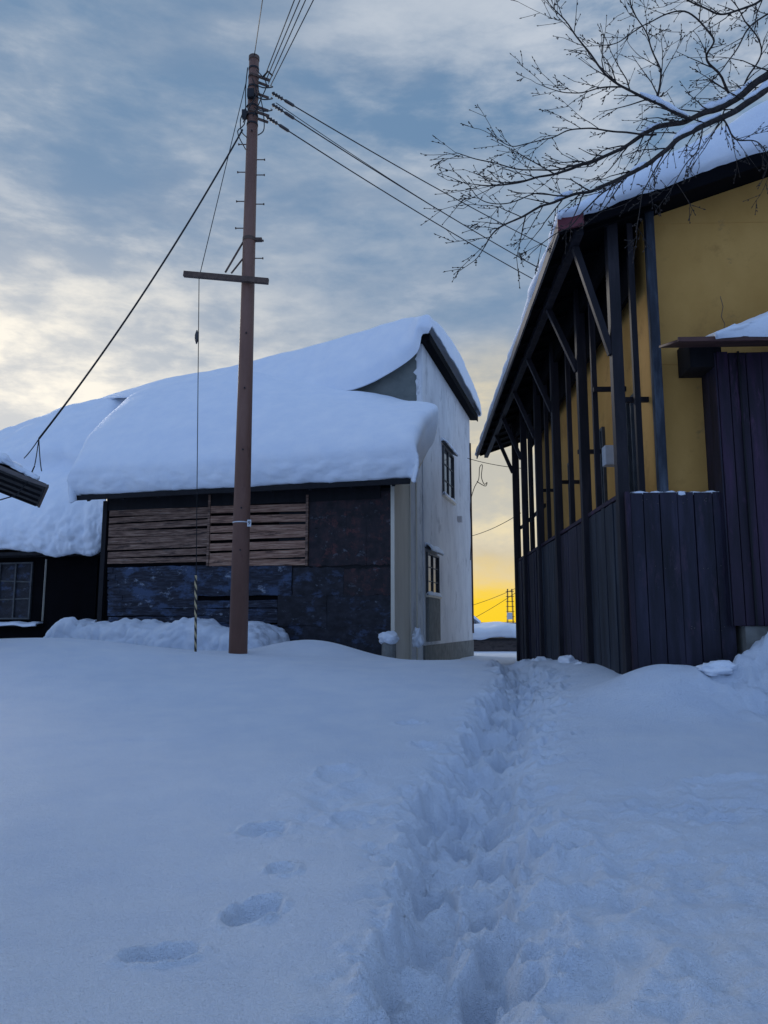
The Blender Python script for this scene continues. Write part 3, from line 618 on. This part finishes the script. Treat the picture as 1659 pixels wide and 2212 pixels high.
for k, (ya, yc) in enumerate(((1.0, 1.5), (3.0, 3.4), (5.7, 6.1))):
    f = MB(); z0 = 3.2; z1 = 4.9; t = .05
    f.box(xi-.05, xi-.002, ya, ya+t, z0, z1).box(xi-.05, xi-.002, yc-t, yc, z0, z1).box(xi-.05, xi-.002, ya+t, yc-t, z1-t, z1).box(xi-.05, xi-.002, ya+t, yc-t, z0, z0+t)
    ym = (ya+yc)/2; f.box(xi-.045, xi-.003, ym-.02, ym+.02, z0+t, z1-t)
    fo = f.build('window', M['frame'], hs); MB().box(xi-.02, xi-.004, ya+t, yc-t, z0+t, z1-t).build('pane', M['glass'], fo)
p = on(1316, 985, 'x', .35); MB().box(.26, xi-.003, p.y-.1, p.y+.12, p.z-.16, p.z+.16).build('meter_box', M['tagw'], hs, bevel=.015)
xd = on(1560, 1000, 'y', -.12).x; zd = on(1600, 762, 'y', -.12).z; zbm = on(1640, 1352, 'y', -.12).z
boards(-.12, xd, xd+3.0, zbm, zd, 'purple', False, .19, 'porch_cladding')
MB().box(xd-.02, xd-.001, -.14, yi-.002, zbm, zd).build('porch_side', M['navy'], hs)
MB().box(xd+.02, xd+3.0, -.09, yi-.002, zbm, zd-.01).build('porch_core', M['inner'], hs)
MB().box(xd+.15, xd+3.1, -.13, yi-.003, .4, zbm-.004).build('foundation', M['conc'], hs)
xs_ = on(1612, 1000, 'y', -.2).x; MB().box(xs_-.012, xs_+.012, -.19, -.168, zbm, zd).build('batten', M['black'], hs)
cx0 = on(1464, 735, 'y', -.85).x; zc_ = on(1470, 742, 'y', -.85).z
MB().prism([(cx0, -.9, zc_+.01), (cx0, -.13, zc_+.21), (cx0, -.13, zc_+.24), (cx0, -.9, zc_+.04)], (3.4, 0, 0)).build('canopy', M['redwood'], hs)
MB().box(cx0-.02, cx0+3.42, -.93, -.902, zc_+.0, zc_+.055).build('canopy_fascia', M['redwood'], hs)
a = on(1488, 754, 'y', -.1); b_ = on(1559, 793, 'y', -.1)
MB().box(a.x, b_.x, -.12, yi-.002, b_.z, a.z+.15).build('canopy_bracket_board', M['black'], hs)
c0 = on(1540, 735, 'y', -.9).x; c1 = c0 + 2.9
def cw(y, zz, s): return [Vector((c0+s+(c1-c0)*i/8, y, zz[i])) for i in range(9)]
bz = zc_+.05
loft('canopy_snow', [cw(-.92, [bz]*9, .02), cw(-.98, [bz+.02]+[bz+.12]*8, .0), cw(-.93, [bz+.03,bz+.16,bz+.30]+[bz+.38]*6, .04), cw(-.6, [bz+.1,bz+.26,bz+.40]+[bz+.5]*6, .04), cw(-.14, [bz+.2,bz+.3,bz+.46]+[bz+.56]*6, 0)], 60, 30, M['roofsnow'], hs, .04, 2)
def hrow(y, th):
    r = []
    for i, x in enumerate((ex+.12, ex+.35, ex+.8, ex+1.4, ex+2.1, ex+3.0, ex+4.2, xrg, xrg+2, xrg+4, 2*xrg-ex-.1)):
        f_ = (.08, .16, .26, .40, .58, .80, 1.0, 1.05, 1.0, .8, .2)[i]
        r.append(Vector((x, y, zr(x) + .07 + f_*th + (.02*math.sin(x*5+y) if th else 0))))
    return r
rows = [hrow(yf-.02, 0), hrow(yf-.16, .16), hrow(yf-.16, .60), hrow(yf+.05, .93), hrow(yf+1.0, 1.05), hrow(4, 1.1), hrow(8, 1.1), hrow(ybk-.2, .95), hrow(ybk+.05, .5), hrow(ybk+.02, 0)]
for r in rows: r.insert(0, Vector((ex-.0, r[0].y, zev+.08))); r.insert(1, Vector((ex-.04, r[0].y, zev+.08+.5*(r[1].z-zev-.08))))
loft('roof_snow', rows, 170, 120, M['roofsnow'], hs, .05, 1.3, .02)
for i, (px, py, s) in enumerate(((1122,1442,.13),(1134,1438,.16),(1152,1436,.12),(1176,1440,.17),(1202,1446,.13),(1228,1438,.16),(1252,1446,.10))):
    p = on(px, py, 'x', -.3 + .02*i); q = H.world(p); lump('snow_clump', q, (s*1.2, s*1.8, s), i+11, 'white snow clod at the foot of the dark posts', 'snow', 'snow clods along the post feet', amp=.45)
q = W.on(1545, 1392, 'y', 9.35); zg = gz(q.x, q.y); lump('snow_clump', (q.x, q.y, zg+.02), (.22, .18, .08), 33, 'flat snow slab lying before the dark entrance box', 'snow', amp=.6)

# ---------------------------------------------------------------- utility pole
PYD = 14.5
on = W.on
base = on(514, 1415, 'y', PYD); X0 = base.x
pole = thing('utility_pole', 'tall brown steel utility pole with step bolts rising from the snow', 'utility pole', loc=(X0, PYD, 0))
def pz(py, px=540): return on(px, py, 'y', PYD).z
ztop = pz(128); zb0 = .3
def prad(z): return .178 + (.102-.178)*(z-zb0)/(ztop-zb0)
def pl(px, py, y=PYD): p = on(px, py, 'y', y); return Vector((p.x-X0, p.y-PYD, p.z))
MB().tube([(0,0,zb0),(0,0,ztop)], [prad(zb0), prad(ztop)], 28).build('shaft', M['polem'], pole, smooth=True)
MB().tube([(0,0,ztop-.03),(0,0,ztop+.05),(0,0,ztop+.07)], [.112,.112,.08], 20).build('cap', M['steel'], pole)
def step(py, s):
    z = pz(py); r = prad(z); MB().tube([(s*(r-.02),0,z),(s*(r+.14),0,z),(s*(r+.145),0,z),(s*(r+.165),0,z)], [.011,.011,.022,.022], 8).build('step_bolt', M['steel'], pole)
for py in (345, 378, 441, 520, 558): step(py, 1)
for py in (312, 372, 435, 493): step(py, -1)
for py in (290, 612, 725, 843, 975, 1100, 1190):
    z = pz(py); r = prad(z); a = -1.45
    MB().tube([(math.cos(a)*(r-.01), math.sin(a)*(r-.01), z), (math.cos(a)*(r+.03), math.sin(a)*(r+.03), z)], .016, 8).build('bolt_socket', M['blackm'], pole)
def band(py, h=.05, m='steel'):
    z = pz(py); r = prad(z)+.008; MB().tube([(0,0,z-h/2),(0,0,z+h/2)], r, 24).build('band', M[m], pole)
for py in (150, 168, 190, 212, 232, 252, 270): band(py, .04, 'blackm')
band(518, .07); band(1129, .02, 'tagw')
a = pl(397, 592, PYD-.16); b_ = pl(580, 608, PYD-.19)
MB().beam(a, b_, .09, .11).build('crossbar', M['steel'], pole, bevel=.006)
MB().beam(pl(527, 520), pl(487, 588, PYD-.2), .035, .035).build('brace', M['steel'], pole)
MB().beam(pl(530, 552), pl(500, 590, PYD-.2), .03, .03).build('brace', M['steel'], pole)
z = pz(518); MB().box(.08, .26, -.05, .05, z-.03, z+.03).build('clamp', M['steel'], pole, bevel=.006)
def ins(p, d, n_=5, L_=.30):
    p = Vector(p); d = Vector(d).normalized(); pts = []; rs = []
    for i in range(n_*2+1): pts.append(p + d*L_*i/(n_*2)); rs.append(.018 if i % 2 == 0 else .045)
    MB().tube(pts, rs, 10).build('insulator', M['porc'], pole, smooth=False)
for z in [pz(p) for p in (180, 205, 233, 258)]:
    MB().beam((.05, -.06, z), (.30, .12, z+.02), .04, .04).build('bracket', M['steel'], pole)
for z in (pz(168), pz(245)): MB().beam((-.05, -.13, z), (.34, .02, z-.05), .035, .05).build('bracket', M['steel'], pole)
MB().tube([(.2,-.1,pz(175)),(.32,-.16,pz(166)),(.42,-.2,pz(178))], .02, 6).build('jumper', M['wire'], pole, smooth=True)
for i, z in enumerate((pz(190), pz(215), pz(240))):
    MB().tube(cr([Vector((.05,-.12,z)),Vector((.24,-.22,z-.16)),Vector((.40,-.05,z-.02)),Vector((.36,.1,z+.12))],14), .012, 6).build('jumper', M['wire'], pole, smooth=True)
for q_ in ([(-.1,-.05,230),(-.22,-.1,262),(-.2,-.1,290),(-.08,-.12,305)], [(-.12,-.05,150),(-.14,-.1,200),(-.13,-.1,270),(-.28,-.1,292),(-.10,-.1,330)], [(.12,-.08,200),(.22,-.1,240),(.26,-.1,285),(.14,-.12,300)],
           [(.0,-.16,180),(.10,-.2,215),(-.05,-.2,250),(-.16,-.15,275)], [(.08,-.12,160),(.30,-.2,195),(.2,-.2,228),(.04,-.16,262)]):
    MB().tube(cr([Vector((a, b, pz(c))) for a, b, c in q_], 16), .011, 6).build('jumper', M['wire'], pole, smooth=True)
MB().box(-.20, -.10, -.14, -.04, pz(262), pz(245)).build('junction_box', M['blackm'], pole, bevel=.01)
MB().box(-.09, .05, -.2, -.10, pz(222), pz(204)).build('switch_box', M['blackm'], pole, bevel=.01)
q = pl(538, 1130, PYD-.20); pt = MB().box(q.x-.035, q.x+.04, q.y-.005, q.y, q.z-.065, q.z+.065).build('number_plate', M['tagw'], pole)
cu = bpy.data.curves.new('digit', 'FONT'); cu.body = '9'; cu.size = .10; cu.align_x = 'CENTER'; cu.align_y = 'CENTER'; cu.extrude = .001
tmp = bpy.data.objects.new('tmp', cu); C.objects.link(tmp); bpy.context.view_layer.update()
dm = bpy.data.meshes.new_from_object(tmp.evaluated_get(bpy.context.evaluated_depsgraph_get())); bpy.data.objects.remove(tmp)
dm.materials.clear(); dm.materials.append(M['ink']); dg = bpy.data.objects.new('digit', dm); C.objects.link(dg); dg.parent = pt
dg.location = (q.x+.002, q.y-.0075, q.z); dg.rotation_euler = (R(90), 0, 0)

def sag(a, b_, s, n=24): 
    a = Vector(a); b_ = Vector(b_); return [a.lerp(b_, t/(n-1)) - Vector((0,0,4*s*(t/(n-1))*(1-t/(n-1)))) for t in range(n)]
def wire(name, pts, r, label, cat='power line', m='wire', n=6):
    return tag(MB().tube(pts, r, n).build(name, M[m], None, smooth=True), label, cat)
for k, (x0, y0_, x1, y1_, nm) in enumerate(((592,203,1175,530,'upper'),(592,228,1165,580,'middle'),(580,255,1150,602,'lowest'))):
    a = on(x0, y0_, 'y', PYD+.15); m_ = on(x1, y1_, 'y', 21.6 - .3*k)
    e = a + (m_ - a)*1.9; e.z += .6; pts = []
    for i in range(40):
        t = i/39*1.9; pts.append(a*((t-1)*(t-1.9)/1.9) + m_*(t*(t-1.9)/(1*(1-1.9))) + e*(t*(t-1)/(1.9*.9)))
    wire('power_line', pts, .013, nm + ' of the three black wires running right from the pole head')
    d = (pts[1]-pts[0]).normalized(); p0 = Vector((a.x-X0, a.y-PYD, a.z)); ins(p0 - d*.05, d, 4, .28)
    MB().tube([p0+d*.25, p0+d*.3, p0+d*.5, p0+d*.55], [.012,.035,.035,.012], 8).build('wire_sleeve', M['porc'], pole)
a = on(596, 222, 'y', PYD+.15); m_ = on(1170, 548, 'y', 21.6); e = a + (m_-a)*1.9; wire('power_line', sag(a, e, .5), .008, 'thin extra wire between the upper and middle wires right of the pole')
for k, (x0, y0_, x1) in enumerate(((572,165,636),(576,170,648),(580,180,660),(584,186,677))):
    a = on(x0, y0_, 'y', PYD-.05); m_ = on(x1, 0, 'y', 12.0 + .1*k); e = a + (m_-a)*6
    wire('power_line', [a, m_, a+(m_-a)*3, e], .010, ('first','second','third','fourth')[k] + ' from the left of four wires climbing from the pole head to the top edge')
a = Vector((X0, PYD, ztop+.06)); m_ = on(567, 0, 'y', 12.0); wire('power_line', [a, m_, a+(m_-a)*5], .009, 'single thin wire rising from the pole tip to the top edge')
a = on(524, 280, 'y', PYD-.1); e = on(84, 948, 'y', 13.0); pts = sag(a, e, .28, 60)
wire('service_cable', pts, .017, 'thick twisted black cable sloping from the pole down to the left eave', 'cable')
mb = MB()
for i, (x0, y0_) in enumerate(((52, 990), (75, 1005), (90, 1018))):
    q = on(x0, y0_, 'y', 13.1); mb.tube(sag(e, q, .02 + .02*i, 8), .009, 5)
mb.tube([on(75,1006,'y',13), on(60,1040,'y',12.95), on(35,1070,'y',12.95), on(0,1080,'y',12.95), on(-40,1070,'y',12.95)], .012, 5)
tag(mb.build('cable_tail', M['wire'], None, smooth=True), 'split black cable ends hanging at the left eave corner', 'cable')
gb_ = on(423, 1420, 'y', PYD-.2); gt = on(430, 600, 'y', PYD-.16); up = on(531, 180, 'y', PYD-.1)
sw = thing('stay_wire', 'thin stay wire dropping from the crossbar end into the snow', 'stay wire', loc=(gb_.x, gb_.y, 0))
rel = lambda p: Vector((p.x-gb_.x, p.y-gb_.y, p.z))
MB().tube([rel(up), rel(gt), rel(gb_)-Vector((0,0,.3))], .008, 6).build('wire', M['wire'], sw, smooth=True)
q = rel(on(425, 728, 'y', PYD-.17)); MB().tube([q+Vector((0,0,.14)), q+Vector((0,0,.08)), q+Vector((0,0,.04)), q-Vector((0,0,.04)), q-Vector((0,0,.08)), q-Vector((0,0,.14))], [.01,.03,.04,.04,.03,.01], 10).build('insulator', M['porc'], sw, smooth=True)
q1 = rel(on(423, 1243, 'y', PYD-.2)); MB().tube([q1, rel(gb_)-Vector((0,0,.2))], .024, 12).build('striped_guard', M['stripe'], sw, smooth=True)

# ---------------------------------------------------------------- tree
random.seed(21)
tr_ = thing('bare_tree', 'bare dark cherry tree reaching snowy twigs in from the upper right', 'tree', loc=(7.4, 6.6, 0))
TO = Vector((7.4, 6.6, 0))
def tp(px, py, y): return on(px, py, 'y', y) - TO
tbase = [Vector((0,0,.0)), Vector((-.05,0,1.5)), Vector((-.1,.05,3.2)), Vector((-.3,.05,4.6)), Vector((-.9,.05,5.6))]
root = tp(1675, 170, 6.6)
MB().tube(cr(tbase + [Vector((-1.8,.0,6.1)), root], 26), [ .24 - .18*i/25 for i in range(26)], 12).build('trunk', M['bark'], tr_, smooth=True)
MB().tube(cr([tbase[3], Vector((.2,.3,6)), Vector((.5,.2,8.2)), Vector((.1,.1,10))], 16), [.17 - .12*i/15 for i in range(16)], 10).build('limb', M['bark'], tr_, smooth=True)
MB().tube(cr([Vector((.2,.3,6)), Vector((-.8,.2,7.4)), tp(1700,-60,6.8)], 14), [.09 - .06*i/13 for i in range(14)], 10).build('limb', M['bark'], tr_, smooth=True)
def grow(mb, p, d, ln, r, depth, bias):
    n = max(4, int(ln/.05)); pts = [p]; q = p.copy(); dd = d.normalized()
    for i in range(n):
        g_ = .20 if random.random() < .25 else .025
        dd = (dd + Vector((random.gauss(0,g_), random.gauss(0,g_*.7), random.gauss(0,g_))) + bias*.018).normalized()
        q = q + dd*(ln/n); pts.append(q.copy())
    rs = [max(.0023, r*(1-.7*i/n)) for i in range(n+1)]
    mb.tube(pts, rs, 5 if r > .006 else 4)
    for i in range(1, n+1):
        if random.random() < (.6 if depth == 0 else .4) or i == n:
            o = Vector((random.gauss(0,1), random.gauss(0,1), random.gauss(0,1))).normalized(); c = pts[i]; dn = (pts[i]-pts[i-1]).normalized(); b0 = c + (o*.012 if i < n else dn*.004)
            mb.tube([c, b0 + dn*.006, b0 + dn*.018 + o*.005], [.0023, .0058, .001], 4)
    if depth > 0:
        k = max(2, int(ln/.12)); 
        for j in range(k):
            i = random.randint(1, n-1); base_d = (pts[i+1]-pts[i-1]).normalized() if i < n else dd
            perp = Vector((random.gauss(0,1), random.gauss(0,.6), random.gauss(0,1))); perp -= base_d*perp.dot(base_d); perp.normalize()
            grow(mb, pts[i], base_d*random.uniform(.7,1.1) + perp*random.uniform(.4,.8), ln*random.uniform(.2,.45), max(.0027, rs[i]*.6), depth-1, bias)
def wob(p): return p + Vector((noise.noise(p*4), noise.noise(p*4+Vector((9,0,0))), noise.noise(p*4+Vector((0,9,0)))))*.03
LM = []
def limb(path, y0, y1, r0, r1, ntw, tl, bias, deep=1):
    m = len(path); pts = cr([tp(px, py, y0 + (y1-y0)*i/(m-1)) for i, (px, py) in enumerate(path)], m*8)
    n = len(pts); pts = [wob(p) for p in pts]
    rs = [r0 + (r1-r0)*(i/(n-1))**.7 for i in range(n)]
    rs = [r*(1+.12*noise.noise(p*22)) for r, p in zip(rs, pts)]
    LM.append((pts, rs))
    lb = MB().tube(pts, rs, 8).build('branch', M['bark'], tr_, smooth=True)
    mb = MB()
    for k in range(ntw):
        i = int((k + random.random())/ntw*(n-2)) + 1; i = min(i, n-2)
        d = (pts[i+1]-pts[i-1]).normalized()
        perp = Vector((random.gauss(0,.4), random.gauss(0,.5), random.choice((-1,1))*random.uniform(.6,1.2))); perp -= d*perp.dot(d); perp.normalize()
        grow(mb, pts[i], d*random.uniform(.7,1.3) + perp*random.uniform(.4,.95), tl*random.uniform(.4,1.25), min(.0070, rs[i]*.62), deep, bias)
    grow(mb, pts[-1], (pts[-1]-pts[-3]), tl*.7, r1, deep, bias)
    mb.build('twigs', M['bark'], lb, smooth=True)
Dn = Vector((-.3,0,-1)); Upb = Vector((-.4,0,.8)); Lf = Vector((-1,0,.1))
limb([(1675,150),(1600,205),(1540,240),(1480,262),(1400,288),(1340,322),(1270,352),(1180,378),(1100,398),(1030,395)], 6.6, 6.3, .040, .0045, 27, .52, Lf, 1)
limb([(1675,178),(1590,240),(1500,280),(1440,322),(1380,368),(1300,402),(1230,425),(1150,455),(1080,490),(1050,530)], 6.6, 5.9, .034, .0045, 27, .50, Dn*.2+Lf*.6, 1)
limb([(1490,260),(1410,220),(1350,188),(1300,145),(1250,90),(1215,45),(1190,10)], 6.45, 6.2, .016, .004, 19, .48, Upb, 1)
limb([(1590,215),(1530,130),(1540,80),(1480,30),(1400,50),(1340,95),(1300,100)], 6.6, 6.4, .013, .0035, 15, .42, Lf, 1)
limb([(1700,-60),(1640,0),(1570,30),(1500,10),(1440,-20)], 6.8, 6.5, .016, .005, 16, .45, Dn*.4+Lf*.5, 1)
limb([(1420,290),(1330,285),(1250,275),(1180,300),(1110,315),(1060,290)], 6.4, 6.3, .010, .003, 12, .38, Upb*.3+Lf, 1)
limb([(1380,368),(1310,410),(1260,460),(1200,510),(1160,540)], 6.0, 5.8, .009, .003, 9, .28, Dn*.5, 1)
limb([(1675,20),(1620,60),(1560,150),(1520,190)], 6.6, 6.5, .011, .0035, 11, .40, Dn*.3+Lf*.4, 1)
limb([(1340,188),(1290,190),(1220,200),(1170,180)], 6.25, 6.2, .008, .003, 9, .34, Lf, 1)
limb([(1560,260),(1590,300),(1640,310),(1670,360)], 6.5, 6.4, .009, .0035, 10, .38, Dn*.5, 1)
limb([(1270,352),(1180,370),(1110,362),(1020,340),(985,330)], 6.3, 6.1, .009, .003, 10, .33, Lf, 1)
limb([(1440,322),(1400,400),(1380,450),(1372,520)], 6.1, 6.0, .007, .003, 9, .28, Dn, 1)
limb([(1520,275),(1500,330),(1470,380),(1440,420)], 6.3, 6.1, .007, .003, 9, .30, Dn, 1)
limb([(1410,220),(1430,150),(1400,90),(1370,30),(1360,-20)], 6.4, 6.3, .011, .0035, 13, .42, Upb, 1)
limb([(1600,200),(1640,110),(1600,30),(1560,-20)], 6.6, 6.5, .010, .0035, 11, .40, Upb*.5, 1)
limb([(1230,425),(1160,420),(1090,440),(1040,430),(1000,390)], 6.1, 6.0, .007, .003, 9, .30, Lf, 1)
for k, (li, f0, f1_, rr_, lab) in enumerate(((0,.08,.28,.042,'long snow strip along the thick upper branch near the picture edge'),(1,.16,.30,.034,'snow strip along the second thick branch above the roof'),
        (2,.02,.24,.034,'snow strip in the fork where the branch turns up and left'),(1,.02,.09,.034,'short snow strip on the lower thick branch at the right picture edge'),
        (0,.40,.47,.022,'little snow patch halfway along the upper branch'),(1,.66,.71,.028,'small snow clot stuck on the low branch before the roof corner'),(1,.42,.47,.022,'small snow patch on the middle of the lower branch'))):
    pts, rs = LM[li]; n = len(pts); i0, i1 = int(f0*n), max(int(f0*n)+3, int(f1_*n)); q = cr([pts[i] + TO + Vector((0, 0, rs[i] + rr_*.55)) for i in range(i0, i1+1)], 50)
    rad = [max(.002, rr_*math.sin(math.pi*min(1, max(0, i/49)))**.45*(.60 + 1.1*abs(noise.noise(p*7)))) for i, p in enumerate(q)]
    tag(MB().tube(q, rad, 12).build('branch_snow', M['roofsnow'], None, smooth=True), lab, 'snow')

# ---------------------------------------------------------------- far things in the gap
fh = thing('far_shed', 'low snow roofed shed glimpsed through the gap between the houses', 'shed', loc=(4.6, 36, 0))
zt2 = on(1060, 1372, 'y', 36).z
MB().box(-1.7, 3, 0, 4, -.5, zt2-.25).build('wall', M['fascia'], fh)
MB().box(-1.9, 3.2, -.3, 4.2, zt2-.24, zt2-.14).build('roof', M['blackm'], fh)
loft('roof_snow', [[Vector((-1.95+.6*i, yy, zt2+dz+.05*math.sin(i*1.7))) for i in range(9)] for yy, dz in ((-.3,-.14),(-.38,.0),(-.1,.3),(2,.55),(4.2,.3))], 50, 24, M['roofsnow'], fh, .1, 1)
a = on(1012, 1322, 'y', 60)
f2 = thing('far_house', 'tiny dark gabled house far behind the gap', 'house', loc=(a.x-1.6, 60, 0))
MB().prism([(-2.5,0,-.5),(2.0,0,-.5),(2.0,0,1.9),(1.6,0,2.2),(0,0,3.6),(-2.5,0,1.9)], (0,6,0)).build('wall', M['black'], f2)
MB().prism([(0,-.3,3.6),(2.5,-.3,1.6),(2.5,-.3,1.8),(0,-.3,3.85)], (0,6.6,0)).build('roof', M['roofsnow'], f2)
tw = thing('lattice_tower', 'distant steel lattice tower beside the dark posts in the gap', 'tower', loc=(on(1103,1360,'y',70).x, 70, 0))
zt3 = on(1103, 1272, 'y', 70).z; mb = MB(); wdt = .32
for sx in (-1, 1):
    for sy in (-1, 1): MB().tube([(sx*wdt, sy*wdt, -1), (sx*wdt*.6, sy*wdt*.6, zt3)], .03, 5).build('mast_leg', M['blackm'], tw)
z = 0
while z < zt3:
    for sx in (-1, 1): mb.tube([(-wdt, sx*wdt, z), (wdt, sx*wdt, z)], .02, 4); mb.tube([(sx*wdt, -wdt, z), (sx*wdt, wdt, z)], .02, 4)
    z += .45
mb.build('cross_bracing', M['blackm'], tw)
MB().box(-.36,.1,-.5,-.4, zt3*.42, zt3*.55).build('panel', M['tagw'], tw)
wire('power_line', sag(on(1010,1160,'y',30), on(1125,1108,'y',26), .1), .012, 'thin wire crossing the gap at mid height between the houses')
wire('power_line', sag(on(1005,1312,'y',60), on(1120,1268,'y',60), .1), .02, 'upper faint far wire over the yellow sky')
wire('power_line', sag(on(1005,1345,'y',60), on(1120,1276,'y',60), .1), .02, 'lower faint far wire over the yellow sky')
wire('power_line', sag(on(1010,990,'y',26), on(1130,1012,'y',24), .05), .012, 'wire at eave height just left of the dark posts')
mb = MB(); q = [on(px, py, 'y', 25.5) for px, py in ((1016,1210),(1018,1150),(1016,1090),(1024,1055),(1034,1035),(1036,1010),(1042,1005),(1040,1030),(1046,1046),(1052,1042),(1048,1050),(1030,1040))]
mb.tube(cr(q, 50), .014, 6); tag(mb.build('looped_cable', M['wire'], None, smooth=True), 'looped drop cable curling off the white house corner', 'cable')
mb = MB(); N_ = 80; vs = []; fs = []
for i in range(N_+1):
    an = R(-70 + 140*i/N_); r = 2500; h = 8 + 14*abs(noise.noise((i*.23, 0, 3))) + 5*noise.noise((i*.9, 4, 0)); x, y = math.sin(an)*r, math.cos(an)*r
    vs += [(x, y, -10), (x, y, h), (x*1.08, y*1.08, h*.4)]
for i in range(N_):
    for k in range(2): fs.append((i*3+k, (i+1)*3+k, (i+1)*3+k+1, i*3+k+1))
mb.add(vs, fs); tag(mb.build('hills', M['hill'], None, smooth=True), 'low far hills on the horizon', 'hills', kind='structure')
